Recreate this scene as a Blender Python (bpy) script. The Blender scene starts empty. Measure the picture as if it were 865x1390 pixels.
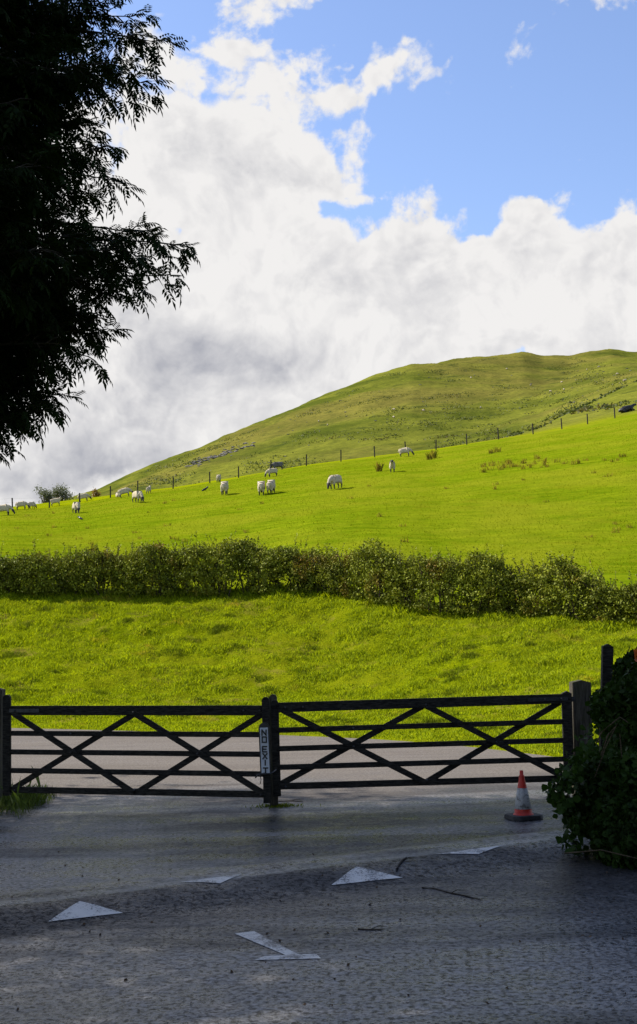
import bpy, bmesh, math, random
import numpy as np
from mathutils import Vector, Matrix, noise
R = math.radians
rng = np.random.default_rng(7); random.seed(7)
S = bpy.context.scene
COL = S.collection

# ------------------------------------------------------------------ camera
F = 1700.0; CH = 1.89; PITCH = math.atan(230/F); ROLL = -0.025
cd = bpy.data.cameras.new('camera'); cam = bpy.data.objects.new('camera', cd); COL.objects.link(cam)
CM = Matrix.Rotation(R(90)+PITCH, 3, 'X') @ Matrix.Rotation(ROLL, 3, 'Z')
cam.matrix_world = Matrix.Translation((0, 0, CH)) @ CM.to_4x4()
cd.sensor_fit = 'HORIZONTAL'; cd.sensor_width = 36; cd.lens = F/865*36
cd.shift_y = -45/865; cd.clip_end = 8000; cd.clip_start = .1
S.camera = cam
def ray(px, py): return CM @ Vector(((px-432.5)/F, -(py-650)/F, -1))
def at(px, py, Y):
    d = ray(px, py); return Vector((0, 0, CH)) + d*(Y/d.y)
def gnd(px, py, z=0.0):
    d = ray(px, py); return Vector((0, 0, CH)) + d*((z-CH)/d.z)

# ------------------------------------------------------------------ helpers
def obj(name, me, mat=None, parent=None):
    if isinstance(me, bmesh.types.BMesh):
        m = bpy.data.meshes.new(name); me.to_mesh(m); me.free(); me = m
    o = bpy.data.objects.new(name, me); COL.objects.link(o)
    if mat is not None:
        for m in (mat if isinstance(mat, (list, tuple)) else [mat]): me.materials.append(m)
    if parent: o.parent = parent
    return o
def tag(o, label=None, cat=None, group=None, kind=None):
    if label: o['label'] = label
    if cat: o['category'] = cat
    if group: o['group'] = group
    if kind: o['kind'] = kind
    return o
def thing(name, label, cat, loc=(0, 0, 0), rz=0, group=None):
    o = bpy.data.objects.new(name, None); COL.objects.link(o); o.location = loc; o.rotation_euler = (0, 0, rz)
    o.empty_display_size = .2
    return tag(o, label, cat, group)
def dup(root, loc, rot, scale=1, label=None, group=None):
    r = root.copy(); COL.objects.link(r); r.location = loc; r.rotation_euler = rot; r.scale = (scale,)*3
    if label: r['label'] = label
    if group: r['group'] = group
    for ch in root.children:
        c = ch.copy(); COL.objects.link(c); c.parent = r
    return r
def npmesh(name, V, Fc):
    V = np.asarray(V, dtype=np.float32).reshape(-1, 3); Fc = np.asarray(Fc, dtype=np.int32)
    n = Fc.shape[1]; me = bpy.data.meshes.new(name)
    me.vertices.add(len(V)); me.vertices.foreach_set('co', V.ravel())
    me.loops.add(Fc.size); me.loops.foreach_set('vertex_index', Fc.ravel())
    me.polygons.add(len(Fc)); me.polygons.foreach_set('loop_start', np.arange(0, Fc.size, n, dtype=np.int32))
    me.update(calc_edges=True)
    return me
def smooth(me):
    me.polygons.foreach_set('use_smooth', np.ones(len(me.polygons), dtype=bool)); return me
def box(bm, c, s, rot=None, bev=0.0):
    """box centred c, size s, optional 3x3 rotation"""
    r = bmesh.ops.create_cube(bm, size=1.0)
    vs = r['verts']
    for v in vs: v.co = Vector((v.co.x*s[0], v.co.y*s[1], v.co.z*s[2]))
    if bev:
        es = list({e for v in vs for e in v.link_edges})
        g = bmesh.ops.bevel(bm, geom=es, offset=bev, segments=2, affect='EDGES')
        vs = list({v for f in g['faces'] for v in f.verts} | {v for v in vs if v.is_valid})
    M = rot if rot else Matrix.Identity(3)
    for v in vs: v.co = M @ v.co + Vector(c)
def beam(bm, a, b, w, t, up=Vector((0, 0, 1)), bev=.006):
    """beam from a to b; w = size along 'up', t = thickness"""
    a = Vector(a); b = Vector(b); x = (b-a); L = x.length; x.normalize()
    y = up.cross(x)
    if y.length < 1e-4: y = Vector((0, 1, 0)).cross(x)
    y.normalize(); z = x.cross(y)
    M = Matrix((x, y, z)).transposed()
    box(bm, (a+b)/2, (L, t, w), M, bev)
def tube_arrays(pts, rad, n=6):
    pts = [Vector(p) for p in pts]; V = []; Fc = []
    for i, p in enumerate(pts):
        d = (pts[min(i+1, len(pts)-1)]-pts[max(i-1, 0)]).normalized()
        u = d.orthogonal().normalized(); w = d.cross(u); r = rad[i] if hasattr(rad, '__len__') else rad
        for k in range(n):
            a = 2*math.pi*k/n; V.append(p+u*math.cos(a)*r+w*math.sin(a)*r)
    for i in range(len(pts)-1):
        for k in range(n):
            Fc.append((i*n+k, i*n+(k+1) % n, (i+1)*n+(k+1) % n, (i+1)*n+k))
    return V, Fc
class TM:
    def __init__(s): s.V = []; s.F = []
    def tube(s, pts, rad, n=6):
        V, Fc = tube_arrays(pts, rad, n); b = len(s.V); s.V += V; s.F += [tuple(i+b for i in f) for f in Fc]
    def mesh(s, name): return smooth(npmesh(name, [tuple(v) for v in s.V], s.F))

# ------------------------------------------------------------------ materials
def newmat(name):
    m = bpy.data.materials.new(name); m.use_nodes = True; nt = m.node_tree; nt.nodes.clear()
    out = nt.nodes.new('ShaderNodeOutputMaterial'); return m, nt, out
class NT:
    def __init__(s, nt): s.nt = nt
    def n(s, typ, **kw):
        nd = s.nt.nodes.new('ShaderNode'+typ)
        for k, v in kw.items():
            if k.startswith('i_'):
                key = k[2:]; nd.inputs[int(key) if key.isdigit() else key.replace('_', ' ')].default_value = v
            else: setattr(nd, k, v)
        return nd
    def l(s, a, b): s.nt.links.new(a, b)
    def inp(s, sock, v):
        if isinstance(v, (int, float)): sock.default_value = v
        elif isinstance(v, (tuple, list)): sock.default_value = v if len(v) != 3 or sock.type != 'RGBA' else (*v, 1)
        else: s.l(v, sock)
    def math(s, op, a, b=0.0, c=None, clamp=False):
        nd = s.n('Math', operation=op, use_clamp=clamp); s.inp(nd.inputs[0], a); s.inp(nd.inputs[1], b)
        if c is not None: s.inp(nd.inputs[2], c)
        return nd.outputs[0]
    def noise(s, vec, scale, detail=4, rough=.55, dist=0, dim='3D'):
        nd = s.n('TexNoise', noise_dimensions=dim)
        nd.inputs['Scale'].default_value = scale; nd.inputs['Detail'].default_value = detail
        nd.inputs['Roughness'].default_value = rough; nd.inputs['Distortion'].default_value = dist
        if vec is not None: s.l(vec, nd.inputs['Vector'])
        return nd.outputs[0]
    def ramp(s, fac, a, b, lo=0.0, hi=1.0, smooth=True):
        nd = s.n('MapRange', interpolation_type='SMOOTHSTEP' if smooth else 'LINEAR')
        s.inp(nd.inputs[0], fac); s.inp(nd.inputs[1], a); s.inp(nd.inputs[2], b); s.inp(nd.inputs[3], lo); s.inp(nd.inputs[4], hi)
        return nd.outputs[0]
    def mix(s, fac, a, b, blend='MIX'):
        nd = s.n('Mix', data_type='RGBA', blend_type=blend)
        s.inp(nd.inputs[0], fac); s.inp(nd.inputs[6], a); s.inp(nd.inputs[7], b); return nd.outputs[2]
    def pos(s): return s.n('NewGeometry').outputs['Position']
    def vmul(s, v, m):
        nd = s.n('VectorMath', operation='MULTIPLY'); s.l(v, nd.inputs[0]); nd.inputs[1].default_value = m; return nd.outputs[0]
    def bump(s, h, strength, dist):
        nd = s.n('Bump'); nd.inputs['Strength'].default_value = strength; nd.inputs['Distance'].default_value = dist
        s.l(h, nd.inputs['Height']); return nd.outputs[0]
    def principled(s, out, color, rough=.8, normal=None, spec=.5, metallic=0):
        p = s.n('BsdfPrincipled'); s.inp(p.inputs['Base Color'], color); s.inp(p.inputs['Roughness'], rough)
        s.inp(p.inputs['Specular IOR Level'], spec); p.inputs['Metallic'].default_value = metallic
        if normal is not None: s.l(normal, p.inputs['Normal'])
        s.l(p.outputs[0], out.inputs[0]); return p

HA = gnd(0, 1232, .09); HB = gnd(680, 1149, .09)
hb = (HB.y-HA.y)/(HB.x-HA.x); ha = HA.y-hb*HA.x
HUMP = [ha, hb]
def mat_road():
    m, nt, out = newmat('asphalt'); g = NT(nt); P = g.pos()
    fine = g.noise(P, 70, 2, .7); grit = g.noise(P, 24, 3, .75); agg = g.n('TexVoronoi', i_Scale=60.0); g.l(P, agg.inputs['Vector'])
    med = g.noise(P, 5, 5, .7, .4); big = g.noise(P, .45, 4, .55, .3)
    streak = g.noise(g.vmul(P, (.30, 1.5, 1)), 1.0, 6, .62, .8)
    c = g.mix(g.ramp(agg.outputs['Distance'], .0, .7), (.06, .06, .068), (.25, .245, .25))
    grit2 = g.noise(P, 25, 5, .78)
    c = g.mix(g.ramp(grit, .42, .58, .55, 0), c, (.012, .012, .014))
    c = g.mix(g.ramp(grit2, .44, .53), (.010, .010, .012), c)
    c = g.mix(g.ramp(med, .42, .62), g.mix(.45, c, (.015, .015, .017)), c)
    c = g.mix(g.ramp(streak, .36, .66), g.mix(.45, c, (.018, .018, .02)), g.mix(.25, c, (.19, .175, .15)))
    sp = g.n('SeparateXYZ'); g.l(P, sp.inputs[0])
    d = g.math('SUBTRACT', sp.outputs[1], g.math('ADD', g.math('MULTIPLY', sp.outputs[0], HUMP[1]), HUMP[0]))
    zone = g.noise(g.vmul(P, (.22, 1.0, 1)), .75, 4, .55, .6)
    c = g.mix(g.ramp(zone, .42, .58, 0, .85), c, (.022, .022, .024))
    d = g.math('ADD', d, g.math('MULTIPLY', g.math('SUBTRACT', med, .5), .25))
    dark = g.math('MULTIPLY', g.ramp(d, -.95, -.5), g.ramp(d, -.05, .02, 1, 0))  # near ramp darkened in colour to imitate its weaker sky reflection
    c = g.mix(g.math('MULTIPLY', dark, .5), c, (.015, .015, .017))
    worn = g.math('MULTIPLY', g.ramp(d, -.03, .05), g.ramp(d, .10, .30, 1, 0))
    c = g.mix(g.math('MULTIPLY', worn, .5), c, (.24, .235, .22))
    Y = g.n('SeparateXYZ'); g.l(P, Y.inputs[0])
    dry = g.ramp(g.math('ADD', Y.outputs[1], g.math('MULTIPLY', g.math('SUBTRACT', big, .5), 8)), 14.5, 20)
    far = g.mix(g.ramp(agg.outputs['Distance'], 0, .8), (.088, .078, .068), (.20, .178, .155))
    far = g.mix(g.ramp(grit, .35, .62), g.mix(.5, far, (.06, .05, .045)), far)
    far = g.mix(g.ramp(streak, .45, .65), far, g.mix(.35, far, (.10, .09, .085)))
    c = g.mix(dry, c, far)
    wet = g.ramp(g.math('ADD', g.math('MULTIPLY', streak, .55), g.math('MULTIPLY', med, .45)), .40, .62)
    ro = g.math('ADD', g.math('MULTIPLY', wet, .26), .17)
    ro = g.math('ADD', ro, g.math('MULTIPLY', g.ramp(grit2, .42, .56), .14))
    ro = g.math('ADD', ro, g.math('MULTIPLY', dry, .45), clamp=True)
    h = g.math('ADD', g.math('MULTIPLY', agg.outputs['Distance'], .4), g.math('ADD', g.math('MULTIPLY', fine, .5), g.math('MULTIPLY', grit, 1.2)))
    h = g.math('ADD', h, g.math('ADD', g.math('MULTIPLY', med, .8), g.math('MULTIPLY', grit2, .9)))
    b = g.bump(h, .45, .010)
    pores = g.ramp(g.math('ADD', g.math('MULTIPLY', grit2, .6), g.math('MULTIPLY', grit, .4)), .44, .55, .04, 1.0)
    sp_ = g.math('MULTIPLY', pores, g.ramp(zone, .42, .58, 1.0, .30))
    sp_ = g.math('MULTIPLY', sp_, g.ramp(dark, 0, 1, 1.0, .55))
    sp_ = g.math('MULTIPLY', sp_, g.ramp(dry, 0, 1, 1.0, .15))
    g.principled(out, c, ro, b, sp_); return m
def mat_grass(name, c1, c2, c3, brown, s1=1.0, trans=0.0, bumpd=.05, brown_amt=.65, streakvec=(1, 1, 1)):
    m, nt, out = newmat(name); g = NT(nt); P = g.pos()
    a = g.noise(g.vmul(P, streakvec), 1.3*s1, 6, .65, .4); b = g.noise(P, .18*s1, 4, .55); f = g.noise(P, 9*s1, 4, .7)
    c = g.mix(g.ramp(a, .3, .7), c1, c2); c = g.mix(g.ramp(b, .38, .65), c, g.mix(.6, c, c3))
    c = g.mix(g.ramp(f, .3, .75), g.mix(.35, c, (.02, .04, .002)), c)
    br = g.noise(P, .5*s1, 6, .7, .8)
    c = g.mix(g.ramp(br, brown_amt-.08, brown_amt+.12, 0, .7), c, brown)
    h = g.math('ADD', g.math('MULTIPLY', a, .6), g.math('MULTIPLY', f, .35))
    g.principled(out, c, .95, g.bump(h, .9, bumpd), .0); return m
def mat_leaf(name, c1, c2, c3=None, trans=.45, rough=.5, nscale=1.0, amt3=.6, tc=None, spec=.3, island=.5):
    m, nt, out = newmat(name); g = NT(nt)
    geo = g.n('NewGeometry'); r = geo.outputs['Random Per Island']
    a = g.noise(geo.outputs['Position'], nscale, 3, .6)
    fac = g.math('ADD', g.math('MULTIPLY', r, island), g.math('MULTIPLY', g.ramp(a, .3, .7), 1-island))
    c = g.mix(fac, c1, c2)
    if c3 is not None:
        b = g.noise(g.vmul(geo.outputs['Position'], (1, 1, .8)), nscale*.8, 4, .6)
        c = g.mix(g.math('MULTIPLY', g.ramp(b, amt3-.05, amt3+.1), g.ramp(r, .3, .6, .3, 1)), c, c3)
    p = g.n('BsdfPrincipled'); g.inp(p.inputs['Base Color'], c); p.inputs['Roughness'].default_value = rough
    p.inputs['Specular IOR Level'].default_value = spec
    t = g.n('BsdfTranslucent'); g.l(g.mix(1, c, tc or (1.5, 1.6, .6), 'MULTIPLY'), t.inputs[0])
    mx = g.n('MixShader'); mx.inputs[0].default_value = trans
    g.l(p.outputs[0], mx.inputs[1]); g.l(t.outputs[0], mx.inputs[2]); g.l(mx.outputs[0], out.inputs[0])
    return m
def mat_wood(name, c1, c2, rough=.75, along=(1, 1, 12), moss=None):
    m, nt, out = newmat(name); g = NT(nt)
    P = g.pos(); st = g.noise(g.vmul(P, along), 6, 6, .7, .3); bl = g.noise(P, 3, 4, .6)
    c = g.mix(g.ramp(st, .35, .7), c1, c2)
    if moss: c = g.mix(g.ramp(bl, .5, .7, 0, .7), c, moss)
    g.principled(out, c, rough, g.bump(st, .5, .006), .12); return m
def mat_plain(name, c, rough=.6, var=.25, scale=20, dirt=None, dirt_lo=.5, metallic=0):
    m, nt, out = newmat(name); g = NT(nt); tc = g.n('TexCoord').outputs['Object']
    a = g.noise(tc, scale, 5, .65, .5)
    col = g.mix(g.ramp(a, .3, .7), tuple(x*(1-var) for x in c), tuple(min(1, x*(1+var)) for x in c))
    if dirt: col = g.mix(g.ramp(g.noise(tc, scale*.4, 6, .7, 1.0), dirt_lo, dirt_lo+.15, 0, .85), col, dirt)
    g.principled(out, col, rough, g.bump(a, .3, .004), .4, metallic); return m

M = {}
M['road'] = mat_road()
M['bank'] = mat_grass('bank_grass_soil', (.095, .13, .001), (.19, .22, .002), (.18, .18, .006), (.16, .12, .03), 1.3, bumpd=.10, brown_amt=.58)
M['field'] = mat_grass('pasture', (.10, .155, .002), (.20, .245, .006), (.235, .24, .012), (.15, .16, .006), .9, bumpd=.05, brown_amt=.60, streakvec=(.3, 1.3, 1))
M['verge'] = mat_grass('verge_grass', (.03, .05, .01), (.06, .09, .02), (.05, .08, .02), (.05, .035, .02), 1.5)
M['blade'] = mat_leaf('grass_blade', (.05, .088, .003), (.43, .52, .018), (.40, .32, .05), .40, .7, .9, .64, (1.3, 1.2, .2), spec=.04, island=.75)
M['tuft'] = mat_leaf('tuft_blade', (.05, .075, .004), (.13, .155, .008), (.2, .16, .05), .4, .6, 3, .62, spec=.05)
M['hedge'] = mat_leaf('hawthorn_leaf', (.022, .036, .003), (.30, .33, .03), (.24, .15, .03), .12, .6, 1.1, .60, (1.2, 1.1, .4), spec=.1)
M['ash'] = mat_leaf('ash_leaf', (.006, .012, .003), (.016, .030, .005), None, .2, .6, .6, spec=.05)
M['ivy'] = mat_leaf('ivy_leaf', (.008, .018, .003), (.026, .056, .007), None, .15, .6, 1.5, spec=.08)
M['orange'] = mat_leaf('orange_leaf', (.25, .045, .008), (.36, .09, .015), None, .4, .5, 3)
M['shade_leaf'] = mat_leaf('oak_leaf', (.02, .04, .008), (.05, .08, .015), None, .2, .5, .6)
M['bark'] = mat_wood('bark', (.03, .024, .018), (.09, .075, .055), .9)
M['stem'] = mat_wood('hedge_stem', (.04, .028, .018), (.12, .09, .06), .9)
M['gate'] = mat_wood('weathered_dark_timber', (.006, .0055, .005), (.04, .037, .032), .7, (2, 2, 12))
M['post'] = mat_wood('post_timber', (.026, .023, .018), (.095, .084, .066), .8, (8, 8, .6), (.04, .045, .015))
M['fencepost'] = mat_plain('fence_post_wood', (.045, .035, .025), .85, .4, 6)
M['wire'] = mat_plain('rusty_wire', (.10, .09, .08), .6, .3, 5)
M['iron'] = mat_plain('dark_iron', (.05, .05, .055), .45, .3, 30, metallic=.6)
M['whitepaint'] = mat_plain('sign_white', (.5, .53, .58), .45, .08, 12, (.3, .3, .28), .62)
M['black'] = mat_plain('black_paint', (.012, .012, .013), .4, .3, 20)
M['rubber'] = mat_plain('black_rubber', (.02, .02, .022), .7, .4, 30, (.07, .065, .055), .58)
M['conered'] = mat_plain('cone_red', (.42, .022, .010), .5, .2, 14, (.14, .02, .012), .56)
M['conewhite'] = mat_plain('cone_white', (.36, .36, .35), .55, .2, 34, (.06, .055, .045), .5)
M['wool'] = mat_plain('wool', (.42, .355, .25), .95, .22, 12, (.26, .20, .12), .55)
M['sheepface'] = mat_plain('sheep_face', (.035, .028, .024), .8, .4, 8)
M['cow'] = mat_plain('black_hide', (.012, .011, .011), .5, .3, 5)
M['rock'] = mat_plain('limestone', (.15, .135, .115), .9, .3, 2)
M['twig'] = mat_plain('twig_bark', (.03, .022, .016), .9, .4, 30)
M['litterleaf'] = mat_plain('dead_leaf', (.06, .035, .018), .8, .5, 30)
def mat_marking():
    m, nt, out = newmat('road_paint'); g = NT(nt); P = g.pos()
    a = g.noise(P, 60, 4, .75); b = g.noise(P, 4, 5, .7)
    w = g.ramp(g.math('ADD', g.math('MULTIPLY', a, .5), g.math('MULTIPLY', b, .5)), .43, .50)
    c = g.mix(w, (.07, .07, .07), g.mix(g.ramp(b, .3, .7), (.42, .41, .40), (.56, .55, .53)))
    g.principled(out, c, .5, g.bump(a, .5, .004), .4); return m
M['marking'] = mat_marking()
def mat_hill():
    m, nt, out = newmat('hill_turf'); g = NT(nt); P = g.pos()
    s = g.n('SeparateXYZ'); g.l(P, s.inputs[0])
    band = g.noise(g.vmul(P, (.5, .25, 1.6)), .06, 8, .68, .5)
    big = g.noise(P, .012, 5, .55, .3); f = g.noise(P, .5, 5, .7)
    c = g.mix(g.ramp(band, .36, .66), (.065, .082, .010), (.165, .172, .022))
    c = g.mix(g.ramp(big, .42, .62), c, g.mix(.5, c, (.20, .155, .04)))
    c = g.mix(g.ramp(f, .3, .62), g.mix(.5, c, (.04, .05, .012)), c)
    spots = g.noise(g.vmul(P, (.7, .45, 2.2)), .11, 6, .75, .2)
    c = g.mix(g.ramp(spots, .57, .64, 0, .7), c, (.035, .05, .012))
    near = g.ramp(g.math('ADD', s.outputs[1], g.math('MULTIPLY', s.outputs[0], .35)), 138, 158)
    c = g.mix(near, (.185, .215, .002), c)
    h = g.math('ADD', g.math('MULTIPLY', band, .8), g.math('MULTIPLY', f, .25))
    g.principled(out, c, .95, g.bump(h, .9, 1.2), .0); return m
M['hill'] = mat_hill()

# ------------------------------------------------------------------ terrain
def curve(pts, ground=False):
    T, Yv, W = [], [], []
    for p in pts:
        P = gnd(p[0], p[1]) if ground else at(*p)
        T.append(P.x/P.y); Yv.append(P.y); W.append((P.z-CH)/P.y)
    return np.array(T), np.array(Yv), np.array(W)
def C(pts, Y=None, ground=False):
    if Y is not None: pts = [(x, y, float(np.interp(x, Y[0], Y[1]))) for x, y in pts]
    return curve(pts, ground)
C0 = C([(0, 988), (200, 993), (380, 998), (500, 1003), (600, 1010), (700, 1021), (780, 1031), (865, 1047), (1100, 1090)], ground=True)
C1 = C([(0, 958, 38), (432, 962, 37), (700, 955, 33), (865, 945, 28), (1100, 940, 22)])
C2 = C([(0, 886, 44), (432, 886, 43.2), (700, 890, 38.5), (865, 893, 35), (1100, 893, 30)])
hedge_px = [(-300, 812, 50), (0, 812, 50), (130, 817, 50), (330, 815, 49), (432, 813, 48), (500, 825, 46), (600, 840, 44), (700, 841, 43), (865, 854, 40), (1150, 860, 37)]
C3 = C(hedge_px)
fence_px = [(17, 692), (67, 690), (108, 684), (150, 676), (187, 669), (235, 664), (285, 656), (324, 649), (368, 640), (416, 633), (463, 627), (509, 621), (551, 614.5), (592, 611), (634, 604), (677, 597), (724, 590), (763, 583), (798, 576), (835, 568)]
FY = ([0, 432, 865], [123, 128, 134])
C5 = C([(-300, 715), (0, 694)]+fence_px+[(865, 562), (1150, 520)], FY)
C6 = C([(-300, 712), (0, 689.5), (67, 682), (108, 677.5), (150, 672), (187, 666.5), (235, 661.5), (324, 647), (416, 631), (509, 619), (592, 609), (680, 595), (730, 581), (790, 552), (840, 528), (865, 517), (1150, 430)],
       ([0, 600, 680, 730, 790, 865], [134, 141, 148, 160, 175, 190]))
sky_px = [(-300, 760), (60, 692), (110, 670), (140, 662), (188, 640), (277, 606), (365, 566), (410, 548), (454, 531), (507, 509), (560, 495), (600, 491), (631, 487), (680, 480), (710, 477), (735, 483), (772, 483.5), (800, 478), (830, 474), (865, 479), (1150, 470)]
SY = ([0, 277, 560, 700, 865], [400, 430, 520, 600, 640])
C9 = C(sky_px, SY)
def pchip_eval(x, y, xq):
    h = np.diff(x); d = np.diff(y)/h; n = len(x); m = np.zeros(n)
    for i in range(1, n-1):
        if d[i-1]*d[i] > 0:
            w1 = 2*h[i]+h[i-1]; w2 = h[i]+2*h[i-1]; m[i] = (w1+w2)/(w1/d[i-1]+w2/d[i])
    m[0] = d[0]; m[-1] = d[-1]
    i = np.clip(np.searchsorted(x, xq)-1, 0, n-2); s = (xq-x[i])/h[i]
    return ((1+2*s)*(1-s)**2*y[i] + s*(1-s)**2*h[i]*m[i] + s*s*(3-2*s)*y[i+1] + s*s*(s-1)*h[i]*m[i+1])
def ci(Cc, t): return float(np.interp(t, Cc[0], Cc[1])), float(np.interp(t, Cc[0], Cc[2]))
_cache = {}
def profile(t):
    k = round(t, 5)
    if k in _cache: return _cache[k]
    y0, w0 = ci(C0, t); y1, w1 = ci(C1, t); y2, w2 = ci(C2, t); y3, w3 = ci(C3, t); y5, w5 = ci(C5, t); y6, w6 = ci(C6, t); y9, w9 = ci(C9, t)
    z = lambda Y, w: CH+w*Y
    z3 = z(y3, w3); z5 = z(y5, w5); ym = 90.; zm = z3+(z5-z3)*(ym-y3)/(y5-y3)+1.2
    nx = np.array([y0-12, y0-6, y0, y1, y2, y3, ym, y5]); nz = np.array([-.0, 0, 0, z(y1, w1), z(y2, w2), z3, zm, z5])
    yf = 250.; wf = w6-.006
    wf = min(wf, w9-.002) if w9 < w6 else wf
    y8 = (yf+y9)*.5; w8 = wf+(w9-wf)*.62
    fx = np.array([y5, y6, y6*1.14, yf, y8, y9, y9+70, y9*2.2]); fw = np.array([w5, w6, min(w6, wf)-.02, wf, w8, w9, w9-.03, .02])
    _cache[k] = (y0, y3, y5, y6, y9, nx, nz, fx, fw); return _cache[k]
def fb(x, y, s, o=3):
    return noise.fractal(Vector((x*s, y*s, 3.7)), 1.0, 2.0, o)
def height(t, Y):
    y0, y3, y5, y6, y9, nx, nz, fx, fw = profile(t)
    X = t*Y
    if Y <= y5:
        z = float(pchip_eval(nx, nz, np.array([Y]))[0])
        if Y > y0:
            k = min(1, (Y-y0)/3.0)
            if Y < y3: z += k*(.12*fb(X, Y, .5)+.085*fb(X, Y, 1.6))+.03
            else: z += k*(.12*fb(X, Y, .12)+.03*fb(X, Y, 1))*min(1, (y5-Y)/10+.2)+.03
    else:
        z = CH+Y*float(pchip_eval(fx, fw, np.array([min(Y, fx[-1])]))[0])
        k = min(1, max(0, (Y-y6)/60))
        z += k*(1.3*fb(X, Y, .03, 5)+.5*fb(X, Y, .12, 3))
    if abs(t) > .7: z *= max(0, 1-(abs(t)-.7)/.5)
    return z
def hz(x, y): return height(x/y, y)
tc = np.concatenate([np.linspace(-1.25, -.33, 16)[:-1], np.linspace(-.33, .33, 250), np.linspace(.33, 1.25, 16)[1:]])
def sheet(name, rowfun, nrow, label, mat, cat=None):
    V = []; nc = len(tc)
    for t in tc:
        ys = rowfun(t)
        for Y in ys: V.append((t*Y, Y, height(t, Y)))
    idx = np.arange(nc*nrow).reshape(nc, nrow)
    Fc = np.stack([idx[:-1, :-1], idx[1:, :-1], idx[1:, 1:], idx[:-1, 1:]], -1).reshape(-1, 4)
    o = obj(name, smooth(npmesh(name, V, Fc)), mat); tag(o, label, kind='structure', cat=cat); return o
def r_bank(t):
    p = profile(t); return np.linspace(p[0], p[1]+1.2, 140)
def r_field(t):
    p = profile(t); return np.linspace(p[1]+1.2, p[2], 120)
def r_hill(t):
    p = profile(t); return np.concatenate([np.linspace(p[2], p[3], 8)[:-1], np.linspace(p[3], p[4], 150)[:-1], np.linspace(p[4], p[4]*2.1, 15)])
sheet('grass_bank', r_bank, 140, 'sunlit rough grass bank between road and hedge', M['bank'], 'grass bank')
sheet('pasture', r_field, 120, 'bright green sheep pasture sloping up behind the hedge', M['field'], 'field')
sheet('hill', r_hill, 7+149+15, 'large olive green hill rising beyond the pasture', M['hill'], 'hill')
bm = bmesh.new(); bmesh.ops.create_grid(bm, x_segments=2, y_segments=2, size=3000)
for v in bm.verts: v.co.z = -.25
tag(obj('ground', bm, M['verge']), 'flat dull grassy ground around the lane', 'ground', kind='structure')

# road with a speed hump
def hump(x, y):
    d = (y-(ha+hb*x))/math.sqrt(1+hb*hb)          # >0 beyond the near crest
    def ss(a): a = max(0, min(1, a)); return a*a*(3-2*a)
    if d < 0: h = ss(1+d/.65)
    elif d < .35: h = 1
    else: h = ss(1-(d-.35)/.75)
    return .095*h
xs = np.concatenate([np.linspace(-45, -8, 8)[:-1], np.linspace(-8, 9, 120), np.linspace(9, 45, 8)[1:]])
ys = np.concatenate([np.linspace(-14, 5, 6)[:-1], np.linspace(5, 16, 130), np.linspace(16, 36, 40)[1:]])
V = []
for x in xs:
    for y in ys: V.append((x, y, hump(x, y)+(.006*fb(x, y, .8) if 5 < y < 16 and abs(x) < 9 else 0)))
idx = np.arange(len(xs)*len(ys)).reshape(len(xs), len(ys))
Fc = np.stack([idx[:-1, :-1], idx[1:, :-1], idx[1:, 1:], idx[:-1, 1:]], -1).reshape(-1, 4)
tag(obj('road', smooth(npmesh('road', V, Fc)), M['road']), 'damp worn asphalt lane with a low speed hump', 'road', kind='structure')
def roadz(x, y): return hump(x, y)+.006*fb(x, y, .8)
def road_at(a, b):
    z = 0.0
    for _ in range(40): q = gnd(a, b, z); z = .5*z+.5*roadz(q.x, q.y)
    return gnd(a, b, z)
def marking(name, px, label, zz=.0, sub=10):
    bm = bmesh.new(); P = [road_at(a, b) for a, b in px]
    f = bm.faces.new([bm.verts.new(p) for p in P])
    bmesh.ops.triangulate(bm, faces=[f])
    bmesh.ops.subdivide_edges(bm, edges=bm.edges[:], cuts=sub, use_grid_fill=True)
    for v in bm.verts: v.co.z = roadz(v.co.x, v.co.y)+.004
    o = obj(name, bm, M['marking']); tag(o, label, 'road marking', 'worn white paint marks on the lane'); return o
marking('painted_triangle', [(65, 1252), (167, 1240), (108, 1224)], 'white painted triangle nearest the left edge of the lane', .03)
marking('painted_triangle', [(450, 1202), (547, 1192), (484, 1177)], 'white painted triangle on the speed hump in the middle of the lane', .03)
marking('painted_triangle', [(245, 1198), (299, 1200), (330, 1187)], 'thin white sliver of a triangle on top of the hump left of the middle', .075)
marking('painted_triangle', [(592, 1160), (650, 1160), (684, 1148)], 'thin white sliver of a triangle on top of the hump at the right', .075)
marking('painted_arrow', [(318, 1268), (345, 1265), (404, 1296), (430, 1296.5), (436, 1302), (346, 1304), (358, 1299), (388, 1297.5)], 'white bent arrow marking closest to the viewer', 0)

# ground strips on both sides of the lane (outside the picture)
def strip(name, x0, x1, y0, y1, label):
    bm = bmesh.new(); bmesh.ops.create_grid(bm, x_segments=24, y_segments=40, size=1)
    for v in bm.verts:
        x = x0+(v.co.x+1)/2*(x1-x0); y = y0+(v.co.y+1)/2*(y1-y0); e = min(1, abs(x-(x1 if x0 < 0 else x0))/2)
        v.co = Vector((x+ .3*fb(y, 2, .4)*(1-e), y, -.01+.28*e+.08*fb(x, y, .5)*e))
    tag(obj(name, bm, M['verge']), label, 'verge', kind='structure')
strip('left_verge', -42, -5.6, -14, 23, 'shaded grass verge under the trees left of the lane')
strip('right_verge', 3.1, 42, -14, 13.5, 'dark grass verge beneath the ivy right of the lane')

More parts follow.
